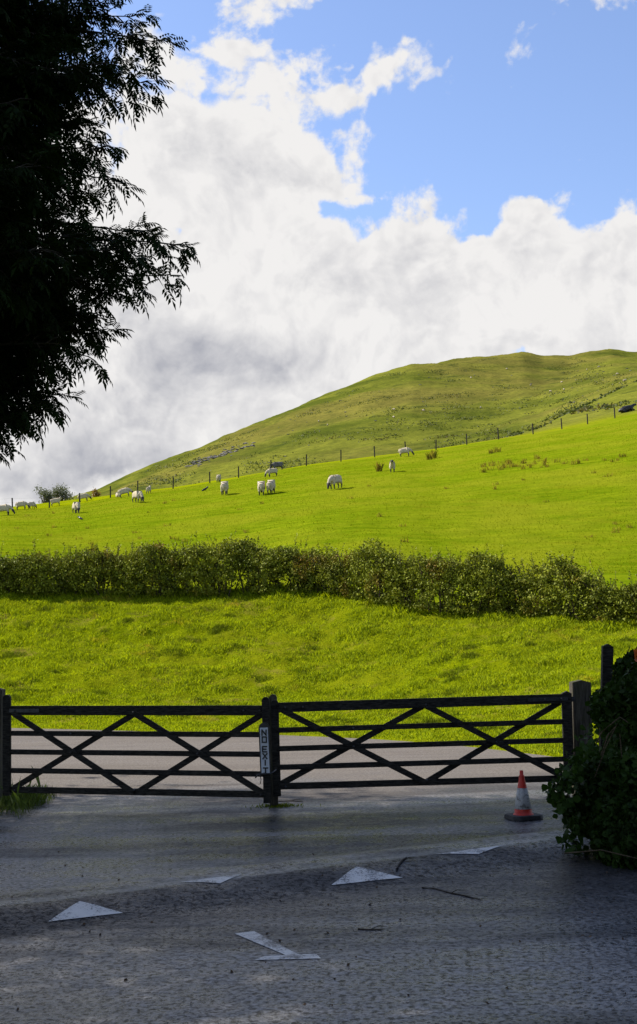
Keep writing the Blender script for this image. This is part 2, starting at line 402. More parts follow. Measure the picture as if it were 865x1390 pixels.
# ------------------------------------------------------------------ leaf / grass arrays
def rand_unit(n):
    v = rng.normal(size=(n, 3)); return v/np.linalg.norm(v, axis=1)[:, None]
def leaf_cloud(name, P, size, droop=0.0, elong=1.7, n6=False, up=0.0):
    """P (n,3) points; one folded diamond leaf (2 tris as a quad) each"""
    n = len(P); d = rand_unit(n); d[:, 2] = d[:, 2]-droop+up; d /= np.linalg.norm(d, axis=1)[:, None]
    q = rand_unit(n); w = np.cross(d, q); w /= np.linalg.norm(w, axis=1)[:, None]; nn = np.cross(d, w)
    s = (size*rng.uniform(.6, 1.4, n))[:, None]
    if n6:
        a = [(-.5, 0, 0), (-.25, .42, .12), (.15, .36, .1), (.55, 0, -.05), (.15, -.36, .1), (-.25, -.42, .12)]
    else:
        a = [(-.5, 0, 0), (0, .5/elong, .08), (.5, 0, -.05), (0, -.5/elong, .08)]
    k = len(a); V = np.zeros((n, k, 3))
    for i, (x, y, z) in enumerate(a): V[:, i] = P+s*(d*x+w*y+nn*z)
    return npmesh(name, V, np.arange(n*k).reshape(n, k))
def blades(name, P, h, w, lean=.5):
    n = len(P); a = rng.uniform(0, 2*math.pi, n); c = np.stack([np.cos(a), np.sin(a), 0*a], 1)
    b = rng.uniform(0, 2*math.pi, n); l = np.stack([np.cos(b), np.sin(b), 0*b], 1)*(lean*rng.uniform(.2, 1, n))[:, None]
    h = (h*rng.uniform(.5, 1.25, n))[:, None]; w = np.asarray(w)*np.ones(n)
    V = np.zeros((n, 4, 3)); V[:, 0] = P-c*w[:, None]/2; V[:, 1] = P+c*w[:, None]/2
    up = np.array([0, 0, 1.])
    V[:, 2] = P+h*(l+up*.95)+c*w[:, None]*.08; V[:, 3] = P+h*(l*.35+up*.6)-c*w[:, None]*.4
    return npmesh(name, V, np.arange(n*4).reshape(n, 4))

# grass on the bank
NB = 520000
pts = []; hs = []
tt = rng.uniform(-.31, .31, NB); uu = rng.uniform(0, 1, NB)
# height lookup table for speed
TG = np.linspace(-.33, .33, 200); 
tab = np.array([[height(t, y) for y in np.linspace(profile(t)[0], profile(t)[1]+1.2, 80)] for t in TG])
y0a = np.array([profile(t)[0] for t in TG]); y3a = np.array([profile(t)[1]+1.2 for t in TG])
ti = (tt+.33)/.66*199; i0 = np.floor(ti).astype(int); fr = ti-i0
Yb = np.interp(tt, TG, y0a)+uu*(np.interp(tt, TG, y3a)-np.interp(tt, TG, y0a))
ui = np.clip(uu*79, 0, 78.99); j0 = np.floor(ui).astype(int); fj = ui-j0
zb = (tab[i0, j0]*(1-fr)+tab[i0+1, j0]*fr)*(1-fj)+(tab[i0, j0+1]*(1-fr)+tab[i0+1, j0+1]*fr)*fj
Xb = tt*Yb
nz = np.array([noise.noise(Vector((x*.9, y*.9, 0)))+.5*noise.noise(Vector((x*2.7, y*2.7, 5))) for x, y in zip(Xb, Yb)])
nb = np.array([noise.noise(Vector((x*.35+9, y*.35, 2))) for x, y in zip(Xb, Yb)])
dens = np.clip(.7+.7*nz+.4*nb+.3*(uu-.5), .4, 1)
keep = rng.uniform(0, 1, NB) < dens
hgt = .055+.11*np.clip(nz+.25+.4*nb, 0, 1.2)*(.35+uu)+.22*np.clip((uu-.91)/.09, 0, 1)*rng.uniform(.3, 1, NB)
Pb = np.stack([Xb, Yb, zb-.01], 1)[keep]
o = obj('grass', blades('grass', Pb, hgt[keep], .019, .75), M['blade']); tag(o, 'uneven sunlit grass growing over the roadside bank', 'grass', kind='stuff')
# rough dark tufts
P = []; H = []
for k in range(150):
    t = random.uniform(-.28, .28); u = random.uniform(.12, .95); p = profile(t); Y = p[0]+u*(p[1]-p[0]); x = t*Y
    if noise.noise(Vector((x*.3, Y*.3, 8))) < -.05: continue
    r = random.uniform(.12, .38); m = int(260*r/.25)
    for q in range(m):
        a = random.uniform(0, 6.28); rr = r*math.sqrt(random.random()); X = x+rr*math.cos(a)*1.5; YY = Y+rr*math.sin(a)
        P.append((X, YY, hz(X, YY)-.01)); H.append(.15*(1-.5*rr/r))
o = obj('grass_tufts', blades('tufts', np.array(P), np.array(H), .014, .7), M['tuft']); tag(o, 'darker coarse grass tufts dotted over the bank', 'grass', kind='stuff')
# short grass of the pasture, as low clumps
n = 90000; tt = rng.uniform(-.3, .3, n); P = []
yy = 50+rng.uniform(0, 1, n)**1.3*75
for t, y in zip(tt, yy):
    p = profile(round(t, 2))
    if y < p[1]+1.3 or y > p[2]: continue
    P.append((t*y, y, height(round(t, 2), y)+(0)))
# (heights are taken at the true place)
P = np.array(P)
Pz = []
TGf = np.linspace(-.33, .33, 120); YG = np.linspace(40, 135, 150)
tabf = np.array([[height(t, y) for y in YG] for t in TGf])
def flook(X, Y):
    t = X/Y; a = np.clip((t+.33)/.66*119, 0, 118.99); b = np.clip((Y-40)/95*149, 0, 148.99)
    i = np.floor(a).astype(int); j = np.floor(b).astype(int); fa = a-i; fb_ = b-j
    return (tabf[i, j]*(1-fa)+tabf[i+1, j]*fa)*(1-fb_)+(tabf[i, j+1]*(1-fa)+tabf[i+1, j+1]*fa)*fb_
P[:, 2] = flook(P[:, 0], P[:, 1])-.015
M['fieldblade'] = mat_leaf('pasture_blade', (.15, .19, .003), (.22, .25, .007), None, .35, .6, .3, tc=(1.25, 1.2, .2), spec=.0)
o = obj('pasture_grass', blades('pasture_grass', P, .07, .03, .8), M['fieldblade']); tag(o, 'short cropped grass of the sheep pasture', 'grass', kind='stuff')

# ------------------------------------------------------------------ hedge
hx = []
for px in np.linspace(-240, 1040, 128):
    y = float(np.interp(px, [p[0] for p in hedge_px], [p[1] for p in hedge_px])); Y = float(np.interp(px, [p[0] for p in hedge_px], [p[2] for p in hedge_px]))
    top = float(np.interp(px, [0, 50, 130, 200, 300, 350, 430, 500, 600, 700, 780, 830, 865], [762, 757, 756, 750, 738, 746, 754, 752, 757, 766, 770, 784, 795]))
    A = at(px, y, Y); hx.append((A.x, A.y+.75, (y-top)/F*Y))
hx = np.array(hx)
hedge = thing('hedge', 'long unkempt hawthorn hedge with browning leaves across the foot of the pasture', 'hedge', (hx[64, 0], hx[64, 1], hz(hx[64, 0], hx[64, 1])))
def into(o, parent):
    o.parent = parent; o.matrix_parent_inverse = Matrix.Translation(-Vector(parent.location)); return o
n = 8300; cl = []
for k in range(n):
    x = random.uniform(hx[0, 0], hx[-1, 0]); yc = np.interp(x, hx[:, 0], hx[:, 1]); H = np.interp(x, hx[:, 0], hx[:, 2])
    H *= .95+.30*noise.noise(Vector((x*.8, 0, 4)))+.12*noise.noise(Vector((x*3.0, 0, 9)))
    a = random.uniform(-.1, math.pi+.1); rr = random.random()**.45
    gap = noise.noise(Vector((x*1.1, 3, 0)))
    dy = math.cos(a)*.85*rr*(1+.3*noise.noise(Vector((x*1.5, a, 1)))); dz = .10+max(0, math.sin(a))**.7*(H-.10)*rr**.8
    if dz < .4*H and gap > .30 and random.random() < .85: continue
    cl.append((x, yc+dy, hz(x, yc)+dz))
cl = np.array(cl); per = 22
P = np.repeat(cl, per, 0)+rng.normal(size=(len(cl)*per, 3))*np.array([.095, .09, .075])
o = obj('foliage', leaf_cloud('hedge_foliage', P, .078, elong=1.3), M['hedge']); into(o, hedge)
tm = TM()
for k in range(310):
    x = random.uniform(hx[0, 0], hx[-1, 0]); yc = np.interp(x, hx[:, 0], hx[:, 1])+random.uniform(-.35, .35); H = np.interp(x, hx[:, 0], hx[:, 2])
    z = hz(x, yc); lean = random.uniform(-.8, .8); p = Vector((x, yc, z-.05)); L = []
    for s in range(5): L.append(p+Vector((lean*s/4+.05*random.gauss(0, 1), .08*random.gauss(0, 1), H*.92*s/4)))
    tm.tube(L, [.03, .025, .02, .014, .008], 5)
LP = []
for k in range(670):
    x = random.uniform(hx[0, 0], hx[-1, 0]); yc = np.interp(x, hx[:, 0], hx[:, 1])+random.uniform(-.5, .5); H = np.interp(x, hx[:, 0], hx[:, 2])
    z = hz(x, yc)+H*.75; h = random.uniform(.2, .65)*(1 if random.random() < .85 else 1.6); l = random.uniform(-.25, .25)
    tm.tube([(x, yc, z), (x+l*.4, yc, z+h*.55), (x+l, yc, z+h)], [.008, .006, .003], 4)
    for q in range(int(h*34)):
        s = random.random()**.8; LP.append((x+l*s+random.gauss(0, .03), yc+random.gauss(0, .03), z+h*s))
into(obj('stems', tm.mesh('hedge_stems'), M['stem']), hedge)
into(obj('shoot_leaves', leaf_cloud('shoot_leaves', np.array(LP), .062, elong=1.5), M['hedge']), hedge)

# ------------------------------------------------------------------ ash tree
def leaflets():
    V = []
    specs = [(.04+.038*i, sgn, .082) for i in range(4) for sgn in (-1, 1)]+[(.18, 0, .09)]
    for s, sg, L in specs:
        d = np.array([.55, .85*sg, -.25]) if sg else np.array([1, 0, -.15]); d = d/np.linalg.norm(d)
        w = np.cross(d, [0, 0, 1]); w /= np.linalg.norm(w)
        b = np.array([s, 0, 0])
        V += [b, b+d*L*.5+w*L*.20+np.array([0, 0, .006]), b+d*L+np.array([0, 0, -.012]), b+d*L*.5-w*L*.20+np.array([0, 0, .006])]
    # stalk
    V += [np.array([0, -.002, 0]), np.array([.18, -.001, 0]), np.array([.18, .001, 0]), np.array([0, .002, 0])]
    return np.array(V)
LEAF = leaflets()
def compound(name, P, D, sc):
    n = len(P); D = D+rng.normal(size=(n, 3))*.6; D[:, 2] -= .02; D /= np.linalg.norm(D, axis=1)[:, None]
    up = np.array([0, 0, 1.])+rng.normal(size=(n, 3))*.35
    W = np.cross(up, D); W /= np.linalg.norm(W, axis=1)[:, None]; U = np.cross(D, W)
    s = (sc*rng.uniform(.75, 1.2, n))[:, None, None]
    bend = LEAF.copy(); 
    V = P[:, None, :]+s*(bend[None, :, 0:1]*D[:, None, :]+bend[None, :, 1:2]*W[:, None, :]+bend[None, :, 2:3]*U[:, None, :])
    V[:, :, 2] -= (s[:, :, 0]*bend[None, :, 0]**2*1.2)
    return npmesh(name, V, np.arange(n*len(LEAF)).reshape(-1, 4))
TR = Vector((-8.2, 15.0, 0))
ash = thing('ash_tree', 'large dark ash tree reaching into the upper left of the picture', 'tree', TR)
tm = TM(); LPt = []; LD = []; LS = []
def bough(start, tip, side_len, nside, leafsp, sc, r0=.05):
    start = Vector(start); tip = Vector(tip); L = (tip-start).length
    ctrl = (start+tip)/2+Vector((0, 0, .12*L)); pts = []
    for i in range(9):
        s = i/8; pts.append(start*(1-s)**2+ctrl*2*s*(1-s)+tip*s*s)
    tm.tube(pts, [r0*(1-s/8)+.006 for s in range(9)], 5)
    ax = (tip-start).normalized()
    for k in range(nside+1):
        s = 1 if k == nside else .25+.75*(k+random.random()*.6)/nside
        s = min(s, 1)
        p = start*(1-s)**2+ctrl*2*s*(1-s)+tip*s*s
        tan = (ctrl-start)*(1-s)+(tip-ctrl)*s; tan.normalize()
        q = Vector(rng.normal(size=3)); q -= q.dot(tan)*tan; q.normalize()
        d = (tan*(.75 if k < nside else 3)+q*.9+Vector((0, 0, -.15))).normalized()
        l = side_len*(1.15-.75*s)*random.uniform(.6, 1.15)
        pp = [p, p+d*l*.5+Vector((0, 0, .03*l)), p+d*l+Vector((0, 0, -.12*l))]
        tm.tube(pp, [.010, .007, .003], 4)
        m = max(3, int(l/leafsp))
        for j in range(m):
            a = (j+.5)/m; x = pp[0].lerp(pp[1], a*2) if a < .5 else pp[1].lerp(pp[2], a*2-1)
            o2 = d.cross(Vector((0, 0, 1))).normalized()*(1 if j % 2 else -1)
            LPt.append(x); LD.append(d*.8+o2*.8+Vector((0, 0, .1))); LS.append(sc)
        for j in range(3): LPt.append(pp[2]); LD.append(d+Vector(rng.normal(size=3))*.4); LS.append(sc)
tips = [(214, 62, 14, .6), (200, 118, 13.6, .55), (186, 28, 14.2, .6), (178, -20, 14, .7), (160, 90, 13, .7), (135, 110, 14.5, .7),
        (160, 250, 14, .5), (138, 208, 13.4, .6), (110, 175, 14, .7), (110, 265, 14.6, .7),
        (246, 338, 14, .5), (225, 380, 13.5, .55), (205, 325, 14.3, .55), (180, 385, 14.5, .6), (175, 345, 13.2, .6), (130, 330, 13.8, .8), (150, 392, 14, .6),
        (146, 462, 14, .5), (128, 498, 13.6, .5), (110, 440, 14.4, .65), (80, 480, 13.4, .7), (60, 420, 14, .9),
        (82, 580, 14, .45), (62, 602, 13.6, .45), (40, 560, 14.4, .6), (15, 598, 14, .6), (-20, 570, 13.5, .8), (5, 520, 14.2, .6), (40, 505, 14.2, .5)]
for px, py, Y, sl in tips:
    px -= 8; py -= 44 if py > 540 else (14 if py > 430 else 6); T = at(px, py, Y); st = Vector((TR.x+2.5+random.uniform(-.5, 1.2), (TR.y+T.y)/2+random.uniform(-.6, .6), T.z-.4+random.uniform(-.3, .9)))
    bough(st, T, sl*1.0, 26, .05, .85, .03)
    tm.tube([Vector((TR.x, TR.y, max(2.5, st.z-2.3))), (Vector((TR.x, TR.y, st.z-1))+st)/2+Vector((0, 0, -.2)), st], [.09, .06, .04], 5)
for k in range(130):      # fill of the crown seen at the picture's left edge
    px = random.uniform(-330, 100 if k % 3 else 45) if k < 75 else random.uniform(-60, 95); py = random.uniform(-120, 455) if k > 12 else random.uniform(-300, -60)
    T = at(px, py, random.uniform(12.2, 17.5)); st = T+Vector((-2.0, random.uniform(-.5, .5), random.uniform(-.8, .3)))
    bough(st, T, .8, 17, .07, 1.05, .03)
for k in range(110):     # the rest of the crown, out of the picture
    a = random.uniform(0, 2*math.pi); e = random.uniform(-.25, 1.4); r = random.uniform(.45, 1)**.5
    T = Vector((TR.x-1+5.2*r*math.cos(a)*math.cos(e), TR.y+4.2*r*math.sin(a)*math.cos(e), 8.5+6*r*math.sin(e)))
    if T.y > 2 and -.265 < T.x/T.y and T.z < 11.5: continue
    st = T.lerp(Vector((TR.x, TR.y, 6.5)), .5); bough(st, T, 1.4, 13, .16, 1.9, .05)
    tm.tube([Vector((TR.x, TR.y, 5)), st], [.12, .05], 5)
tm.tube([(TR.x, TR.y, -.2), (TR.x+.1, TR.y, 2), (TR.x-.1, TR.y+.1, 5), (TR.x, TR.y, 9), (TR.x+.2, TR.y, 13)], [.48, .36, .3, .2, .05], 12)
into(obj('trunk', tm.mesh('ash_trunk'), M['bark']), ash)
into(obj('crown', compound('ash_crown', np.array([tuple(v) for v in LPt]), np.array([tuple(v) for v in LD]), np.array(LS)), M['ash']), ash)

# ------------------------------------------------------------------ unseen trees: left ones shade the lane, others added to block sky
def shade_tree(name, label, loc, seed, hgt=13, rad=5):
    r_ = random.Random(seed); root = thing(name, label, 'tree', loc, 0, 'big trees left of the lane')
    t = TM(); t.tube([(0, 0, -.2), (.1, 0, 3), (0, .1, 6), (0, 0, hgt*.85)], [.4, .3, .22, .05], 10); C_ = []
    for k in range(34):
        a = r_.uniform(0, 6.28); e = r_.uniform(-.5, 1.5); q = r_.uniform(.6, 1)
        c = Vector((rad*q*math.cos(a)*math.cos(e), rad*q*math.sin(a)*math.cos(e), hgt*.58+hgt*.40*q*math.sin(e)))
        t.tube([(0, 0, max(2.5, c.z-3)), c*.6+Vector((0, 0, c.z*.3)), c], [.1, .07, .02], 5); C_.append(c)
    obj('trunk', t.mesh('trunk'), M['bark'], root)
    C_ = np.array([tuple(c) for c in C_]); P = np.repeat(C_, 620, 0)+rng.normal(size=(len(C_)*620, 3))*np.array([.95, .95, .6])
    obj('crown', leaf_cloud('crown', P, .2, .2, 1.6), M['shade_leaf'], root)
    return root
st0 = shade_tree('broadleaf_tree', 'leafy broad tree left of the lane beside the ash', (-14.6, 17.2, 0), 3)
G = 'big trees left of the lane'
for loc, rz, sc, lb in [((-10.6, 8.8, 0), 1.2, 1.0, 'leafy broad tree left of the lane nearer than the ash'),
                        ((-10.5, 0.5, 0), 2.5, .95, 'leafy broad tree beside the viewer on the left'),
                        ((-9.5, -7.0, 0), 4.0, 1.05, 'unseen leafy tree behind the viewer on the left, added to block sky'),
                        ((1.0, -11.0, 0), 5.2, 1.1, 'unseen leafy tree directly behind the viewer, added to block sky'),
                        ((9.5, -3.0, 0), .6, 1.0, 'unseen leafy tree behind the viewer on the right, added to block sky'),
                        ((9.5, 6.0, 0), 2.0, .8, 'unseen leafy tree right of the lane near the ivy, added to block sky')]:
    dup(st0, loc, (0, 0, rz), sc, lb, G)

# ------------------------------------------------------------------ gates
def lerp(a, b, s): return a*(1-s)+b*s
GY = {'l': 16.05, 'c': 15.05, 'c2': 15.2, 'r': 15.8}
def gate(name, label, TL, TRt, BL, BR, stiles, hinge_right):
    root = thing(name, label, 'gate', (TL+TRt+BL+BR)/4)
    x = (TRt-TL).normalized(); nrm = x.cross(Vector((0, 0, 1))).normalized()      # towards the viewer
    if nrm.y > 0: nrm = -nrm
    def Pt(u, v): return lerp(lerp(TL, TRt, u), lerp(BL, BR, u), v)
    for i, (v, w) in enumerate(((0, .115), (.29, .062), (.525, .062), (.76, .062), (1, .075))):
        bm = bmesh.new(); beam(bm, Pt(-.002, v), Pt(1.002, v), w, .04 if i else .065, bev=.005); into(obj('rail', bm, M['gate']), root)
    for k, (u0, v0, u1, v1) in enumerate(((.02, .05, .49, .99), (.01, .97, .49, .05), (.51, .05, .985, .98), (.505, 1.0, .975, .06))):
        off = nrm*(.05+.0 if k in (0, 2) else -.0); off = nrm*(.036 if k in (0, 2) else -.036)
        a, b = Pt(u0, v0)+off, Pt(u1, v1)+off; d = (b-a).normalized()
        bm = bmesh.new(); beam(bm, a-d*.03, b+d*.03, .07, .026, up=nrm.cross(d), bev=.004); into(obj('brace', bm, M['gate']), root)
        mid = (a+b)/2
    b0 = None
    for u, v in ((.25, .52), (.745, .52), (.02, 0), (.08, 0), (.98, 0), (.92, 0), (.25, .29), (.5, 0.02), (.5, .97), (.02, 1), (.98, 1)):
        bm = bmesh.new(); bmesh.ops.create_uvsphere(bm, u_segments=8, v_segments=5, radius=.013)
        for q in bm.verts: q.co = q.co+Pt(u, v)+nrm*.052
        into(obj('bolt', bm, M['iron']), root)
    return root, Pt, nrm, x
def stile(root, top, bot, w, t, rnd=True, mat='gate', name='stile'):
    bm = bmesh.new(); top = Vector(top); bot = Vector(bot); ax = (top-bot)
    prof = [(-w/2, 0), (w/2, 0)]; H = ax.length
    if rnd: ptsx = [(w/2, H-w*.5)]+[(w/2*math.cos(a), H-w*.5+w*.5*math.sin(a)) for a in np.linspace(.3, math.pi-.3, 6)]+[(-w/2, H-w*.5)]
    else: ptsx = [(w/2, H-.03), (0, H), (-w/2, H-.03)]
    prof = prof+ptsx; zax = ax.normalized(); xax = Vector((1, 0, 0)); xax = (xax-xax.dot(zax)*zax).normalized(); yax = zax.cross(xax)
    f = [bm.verts.new(bot+xax*a+zax*b-yax*t/2) for a, b in prof]; g2 = [bm.verts.new(bot+xax*a+zax*b+yax*t/2) for a, b in prof]
    bm.faces.new(f); bm.faces.new(g2[::-1])
    for i in range(len(f)): j = (i+1) % len(f); bm.faces.new((f[i], g2[i], g2[j], f[j]))
    bmesh.ops.recalc_face_normals(bm, faces=bm.faces[:])
    bmesh.ops.bevel(bm, geom=[e for e in bm.edges if e.calc_length() > .3], offset=.006, segments=2, affect='EDGES')
    return into(obj(name, bm, M[mat]), root)
gl, PL, nl, xl = gate('field_gate', 'five bar timber gate left of the middle post', at(16, 964.5, GY['l']), at(362, 964.4, GY['c']), at(16, 1072, GY['l']), at(364, 1078.5, GY['c']), None, False)
stile(gl, at(9.5, 943, GY['l']), at(9.5, 1080, GY['l']), .095, .075)
stile(gl, at(360.5, 946, GY['c']-.04), at(363, 1090, GY['c']-.04), .088, .075)
gr, PR, nr, xr = gate('field_gate', 'five bar timber gate right of the middle post', at(378, 960.5, GY['c2']), at(768, 948.3, GY['r']), at(379, 1067.5, GY['c2']), at(770, 1056.5, GY['r']), None, True)
gr['group'] = gl['group'] = 'pair of five bar gates closing the lane'
stile(gr, at(373, 950, GY['c2']+.03), at(376.5, 1081, GY['c2']+.03), .09, .06)
stile(gr, at(769, 938, GY['r']), at(773, 1066, GY['r']), .12, .08, False)
# iron strap hinges
for root, Pt, nn, u0, u1 in ((gr, PR, nr, .86, 1.03), (gl, PL, nl, -.03, .12)):
    bm = bmesh.new(); beam(bm, Pt(u0, 0)+nn*.039, Pt(u1, 0)+nn*.039, .045, .008, bev=.002); into(obj('strap_hinge', bm, M['iron']), root)
# posts
def post(label, top, bot, w, t, pointed, mat='post', cat='post'):
    root = thing('gate_post', label, cat, (bot[0], bot[1], 0)); stile(root, top, bot, w, t, not pointed, mat, 'shaft'); return root
foot = gnd(372, 1095); c = at(370.5, 942.5, foot.y); pc = post('tall narrow gate post with rounded top in the middle of the lane', c, (foot.x, foot.y, -.15), .10, .10, False)
bmc = bmesh.new()
lp = gnd(-6, 1088); q = at(-6.5, 933, 16.25); post('wide gate post at the left end of the left gate', q, (q.x-.03, 16.25, -.2), .22, .2, True)
q = at(787.5, 923, 16.0); b = at(792, 1100, 16.0); pr = post('thick square weathered post at the right end of the right gate', q, (b.x, 16.0, -.2), .235, .22, True)
bm = bmesh.new(); beam(bm, at(772, 950, 15.86), at(781, 949.5, 15.86), .05, .01, bev=.002); into(obj('hinge_hook', bm, M['iron']), pr)
# mud and moss at the foot of the middle post
P = []
for k in range(500):
    a = random.uniform(0, 6.28); r = abs(random.gauss(0, .12)); P.append((foot.x+.03+r*1.3*math.cos(a), foot.y-.02+r*.8*math.sin(a), .004))
o = obj('moss_clump', blades('moss', np.array(P), .03, .012, .9), M['tuft']); tag(o, 'dark moss and weeds around the foot of the middle post', 'weeds', kind='stuff')

# NO EXIT sign
sr = thing('no_exit_sign', 'narrow upright NO EXIT sign, white with black letters, on the middle post', 'sign', at(359, 1016, 14.95))
bm = bmesh.new(); TY = 14.93
def spx(x, y, dy=0): return at(x, y, TY-dy)
def plate(bm, px, t, y0):
    f = [bm.verts.new(at(a, b, y0)) for a, b in px]; g2 = [bm.verts.new(v.co+Vector((0, t, 0))) for v in f]
    bm.faces.new(f); bm.faces.new(g2[::-1])
    for i in range(len(f)): j = (i+1) % len(f); bm.faces.new((f[i], g2[i], g2[j], f[j]))
    bmesh.ops.recalc_face_normals(bm, faces=bm.faces[:])
plate(bm, [(353.5, 1051.5), (351, 988), (352, 984.5), (355, 981.8), (359, 981), (363, 982), (365.5, 985), (366.2, 988), (368, 1051.5)], .02, 14.93)
into(obj('backing_board', bm, M['black']), sr)
bm = bmesh.new(); plate(bm, [(355.2, 1050), (352.8, 988), (363.6, 987.6), (366.3, 1049.6)], .004, 14.921)
into(obj('panel', bm, M['whitepaint']), sr)
bm = bmesh.new()
G5 = {'N': [((0, 0), (0, 1)), ((0, 1), (1, 0)), ((1, 0), (1, 1))], 'O': [((0, 0), (0, 1)), ((1, 0), (1, 1)), ((0, 0), (1, 0)), ((0, 1), (1, 1))],
      'E': [((0, 0), (0, 1)), ((0, 0), (1, 0)), ((0, 1), (1, 1)), ((0, .5), (.85, .5))], 'X': [((0, 0), (1, 1)), ((0, 1), (1, 0))],
      'I': [((.5, 0), (.5, 1))], 'T': [((.5, 0), (.5, 1)), ((-.05, 1), (1.05, 1))]}
for ch, y in (('N', 991), ('O', 1000.5), ('E', 1013.5), ('X', 1023.0), ('I', 1032.3), ('T', 1042.6)):
    dx = (y-988)/60*2.4
    x0, x1, y0, y1 = 355.6+dx, 361.2+dx, y+7.2, y
    if ch == 'T': y0 = y+6
    if ch == 'I': y0 = y+6.4
    for i, (a, b) in enumerate(G5[ch]):
        A = at(lerp(x0, x1, a[0]), lerp(y0, y1, a[1]), 14.912-.0007*i); B = at(lerp(x0, x1, b[0]), lerp(y0, y1, b[1]), 14.912-.0007*i)
        d = (B-A).normalized()
        beam(bm, A-d*.006, B+d*.006, .0155, .006, up=Vector((0, -1, 0)).cross(d), bev=0)
into(obj('lettering', bm, M['black']), sr)
# latch and cord
tm = TM(); a = at(348, 1053, 14.88)
tm.tube([at(347, 1056, 14.9), at(350, 1051.5, 14.86), at(358, 1050, 14.86), at(366, 1050.5, 14.86), at(371, 1048, 14.9), at(375, 1045, 15.0)], .008, 6)
tm.tube([at(353, 1052, 14.9), at(354.5, 1058, 14.9), at(353.5, 1064, 14.95)], .005, 5)
tag(obj('gate_latch', tm.mesh('gate_latch'), M['iron']), 'twisted rope and iron latch holding the gates below the sign', 'latch')
M['darkgrass'] = mat_leaf('shaded_grass_blade', (.03, .05, .006), (.07, .10, .012), (.16, .13, .05), .3, .6, 3, .64)
# grass by the left post
P = []; H = []
for k in range(9000):
    q = gnd(random.gauss(8, 24), random.gauss(1082, 9)); 
    if q.x > -3.55 or q.y < 14.6 or q.y > 17.5: continue
    P.append((q.x, q.y, 0)); H.append(.17*random.uniform(.4, 1)+(.25 if random.random() < .003 else 0))
o = obj('grass_clump', blades('grass_clump', np.array(P), np.array(H), .006, .6), M['darkgrass']); tag(o, 'clump of long dark grass at the foot of the left gate post', 'grass', kind='stuff')

# ------------------------------------------------------------------ traffic cone
cp = gnd(711, 1112)
cone = thing('traffic_cone', 'dirty red and white traffic cone on a black rubber base before the right gate', 'traffic cone', cp, R(18))
def lathe(name, prof, mat, parent, n=28):
    V = []; Fc = []
    for r, z in prof:
        for k in range(n): V.append((r*math.cos(6.28318*k/n), r*math.sin(6.28318*k/n), z))
    for i in range(len(prof)-1):
        for k in range(n): Fc.append((i*n+k, i*n+(k+1) % n, (i+1)*n+(k+1) % n, (i+1)*n+k))
    return obj(name, smooth(npmesh(name, V, Fc)), mat, parent)
bm = bmesh.new(); w = .178; ch = .06
prof = [(-w, -w+ch), (-w+ch, -w), (w-ch, -w), (w, -w+ch), (w, w-ch), (w-ch, w), (-w+ch, w), (-w, w-ch)]
f = [bm.verts.new((a, b, .004)) for a, b in prof]; g2 = [bm.verts.new((a*.97, b*.97, .05)) for a, b in prof]
bm.faces.new(f[::-1]); bm.faces.new(g2)
for i in range(8): bm.faces.new((f[i], f[(i+1) % 8], g2[(i+1) % 8], g2[i]))
bmesh.ops.bevel(bm, geom=bm.edges[:], offset=.006, segments=2, affect='EDGES')
for sx in (-1, 1):
    for sy in (-1, 1): box(bm, (sx*.13, sy*.13, .004), (.05, .05, .012), bev=.002)
obj('base', bm, M['rubber'], cone)
obj_sk = lathe('lower_band', [(.112, .0505), (.108, .058), (.096, .064), (.092, .115)], M['conered'], cone)
lathe('sleeve', [(.0935, .112), (.095, .114), (.054, .33), (.0525, .332)], M['conewhite'], cone)
lathe('upper_band', [(.0525, .328), (.034, .42), (.030, .452), (.0295, .462), (.021, .468), (.020, .515), (.016, .517), (.015, .5)], M['conered'], cone)

# ------------------------------------------------------------------ ivy bush at the right
iv = thing('ivy_bush', 'tall dark ivy covered bank with brambles at the right edge of the lane', 'bush', (3.9, 11.9, 0))
ell = [((3.35, 11.6, .40), (1.0, .8, .62), 1.1), ((4.75, 12.6, .8), (1.72, 1.3, 1.02), 1.3), ((2.95, 11.0, .25), (.62, .5, .42), .8), ((5.2, 12.6, 1.3), (2.2, 1.1, .52), .8), ((4.0, 11.0, .35), (1.3, .6, .5), 1.0), ((2.80, 11.7, .55), (.55, .5, .34), .6), ((4.9, 11.4, .7), (1.3, .7, .8), .8), ((3.3, 12.3, 1.0), (.70, .7, .80), 1.3), ((3.27, 12.4, 1.5), (.42, .4, .36), .5), ((2.62, 10.8, .2), (.5, .42, .34), .5), ((2.78, 11.3, .42), (.72, .6, .50), .9), ((3.9, 11.8, .8), (.9, .7, .8), 1.2)]
P = []
for c_, r_, wt in ell:
    m = int(17000*wt); d = rand_unit(m); q = rng.uniform(.72, 1.03, m)[:, None]
    nn_ = np.array([noise.noise(Vector((c_[0]+a*2.4, b*2.4, cc*2.4))) for a, b, cc in d*np.array(r_)])
    p = np.array(c_)+d*np.array(r_)*q*(1+.28*nn_)[:, None]; P.append(p[p[:, 2] > .01])
P = np.concatenate(P)
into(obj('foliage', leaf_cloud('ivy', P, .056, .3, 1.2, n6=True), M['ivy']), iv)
bm = bmesh.new()
for c_, r_, wt in ell:
    r = bmesh.ops.create_icosphere(bm, subdivisions=3, radius=1)
    for v in r['verts']: v.co = Vector((v.co.x*r_[0], v.co.y*r_[1], v.co.z*r_[2]))*.70+Vector(c_); v.co.z = max(v.co.z, -.1)
into(obj('shade_core', bm, mat_plain('shade_fill', (.012, .010, .008), .95, .4, 5)), iv)  # dark solid added inside the foliage, stands for shade between the leaves
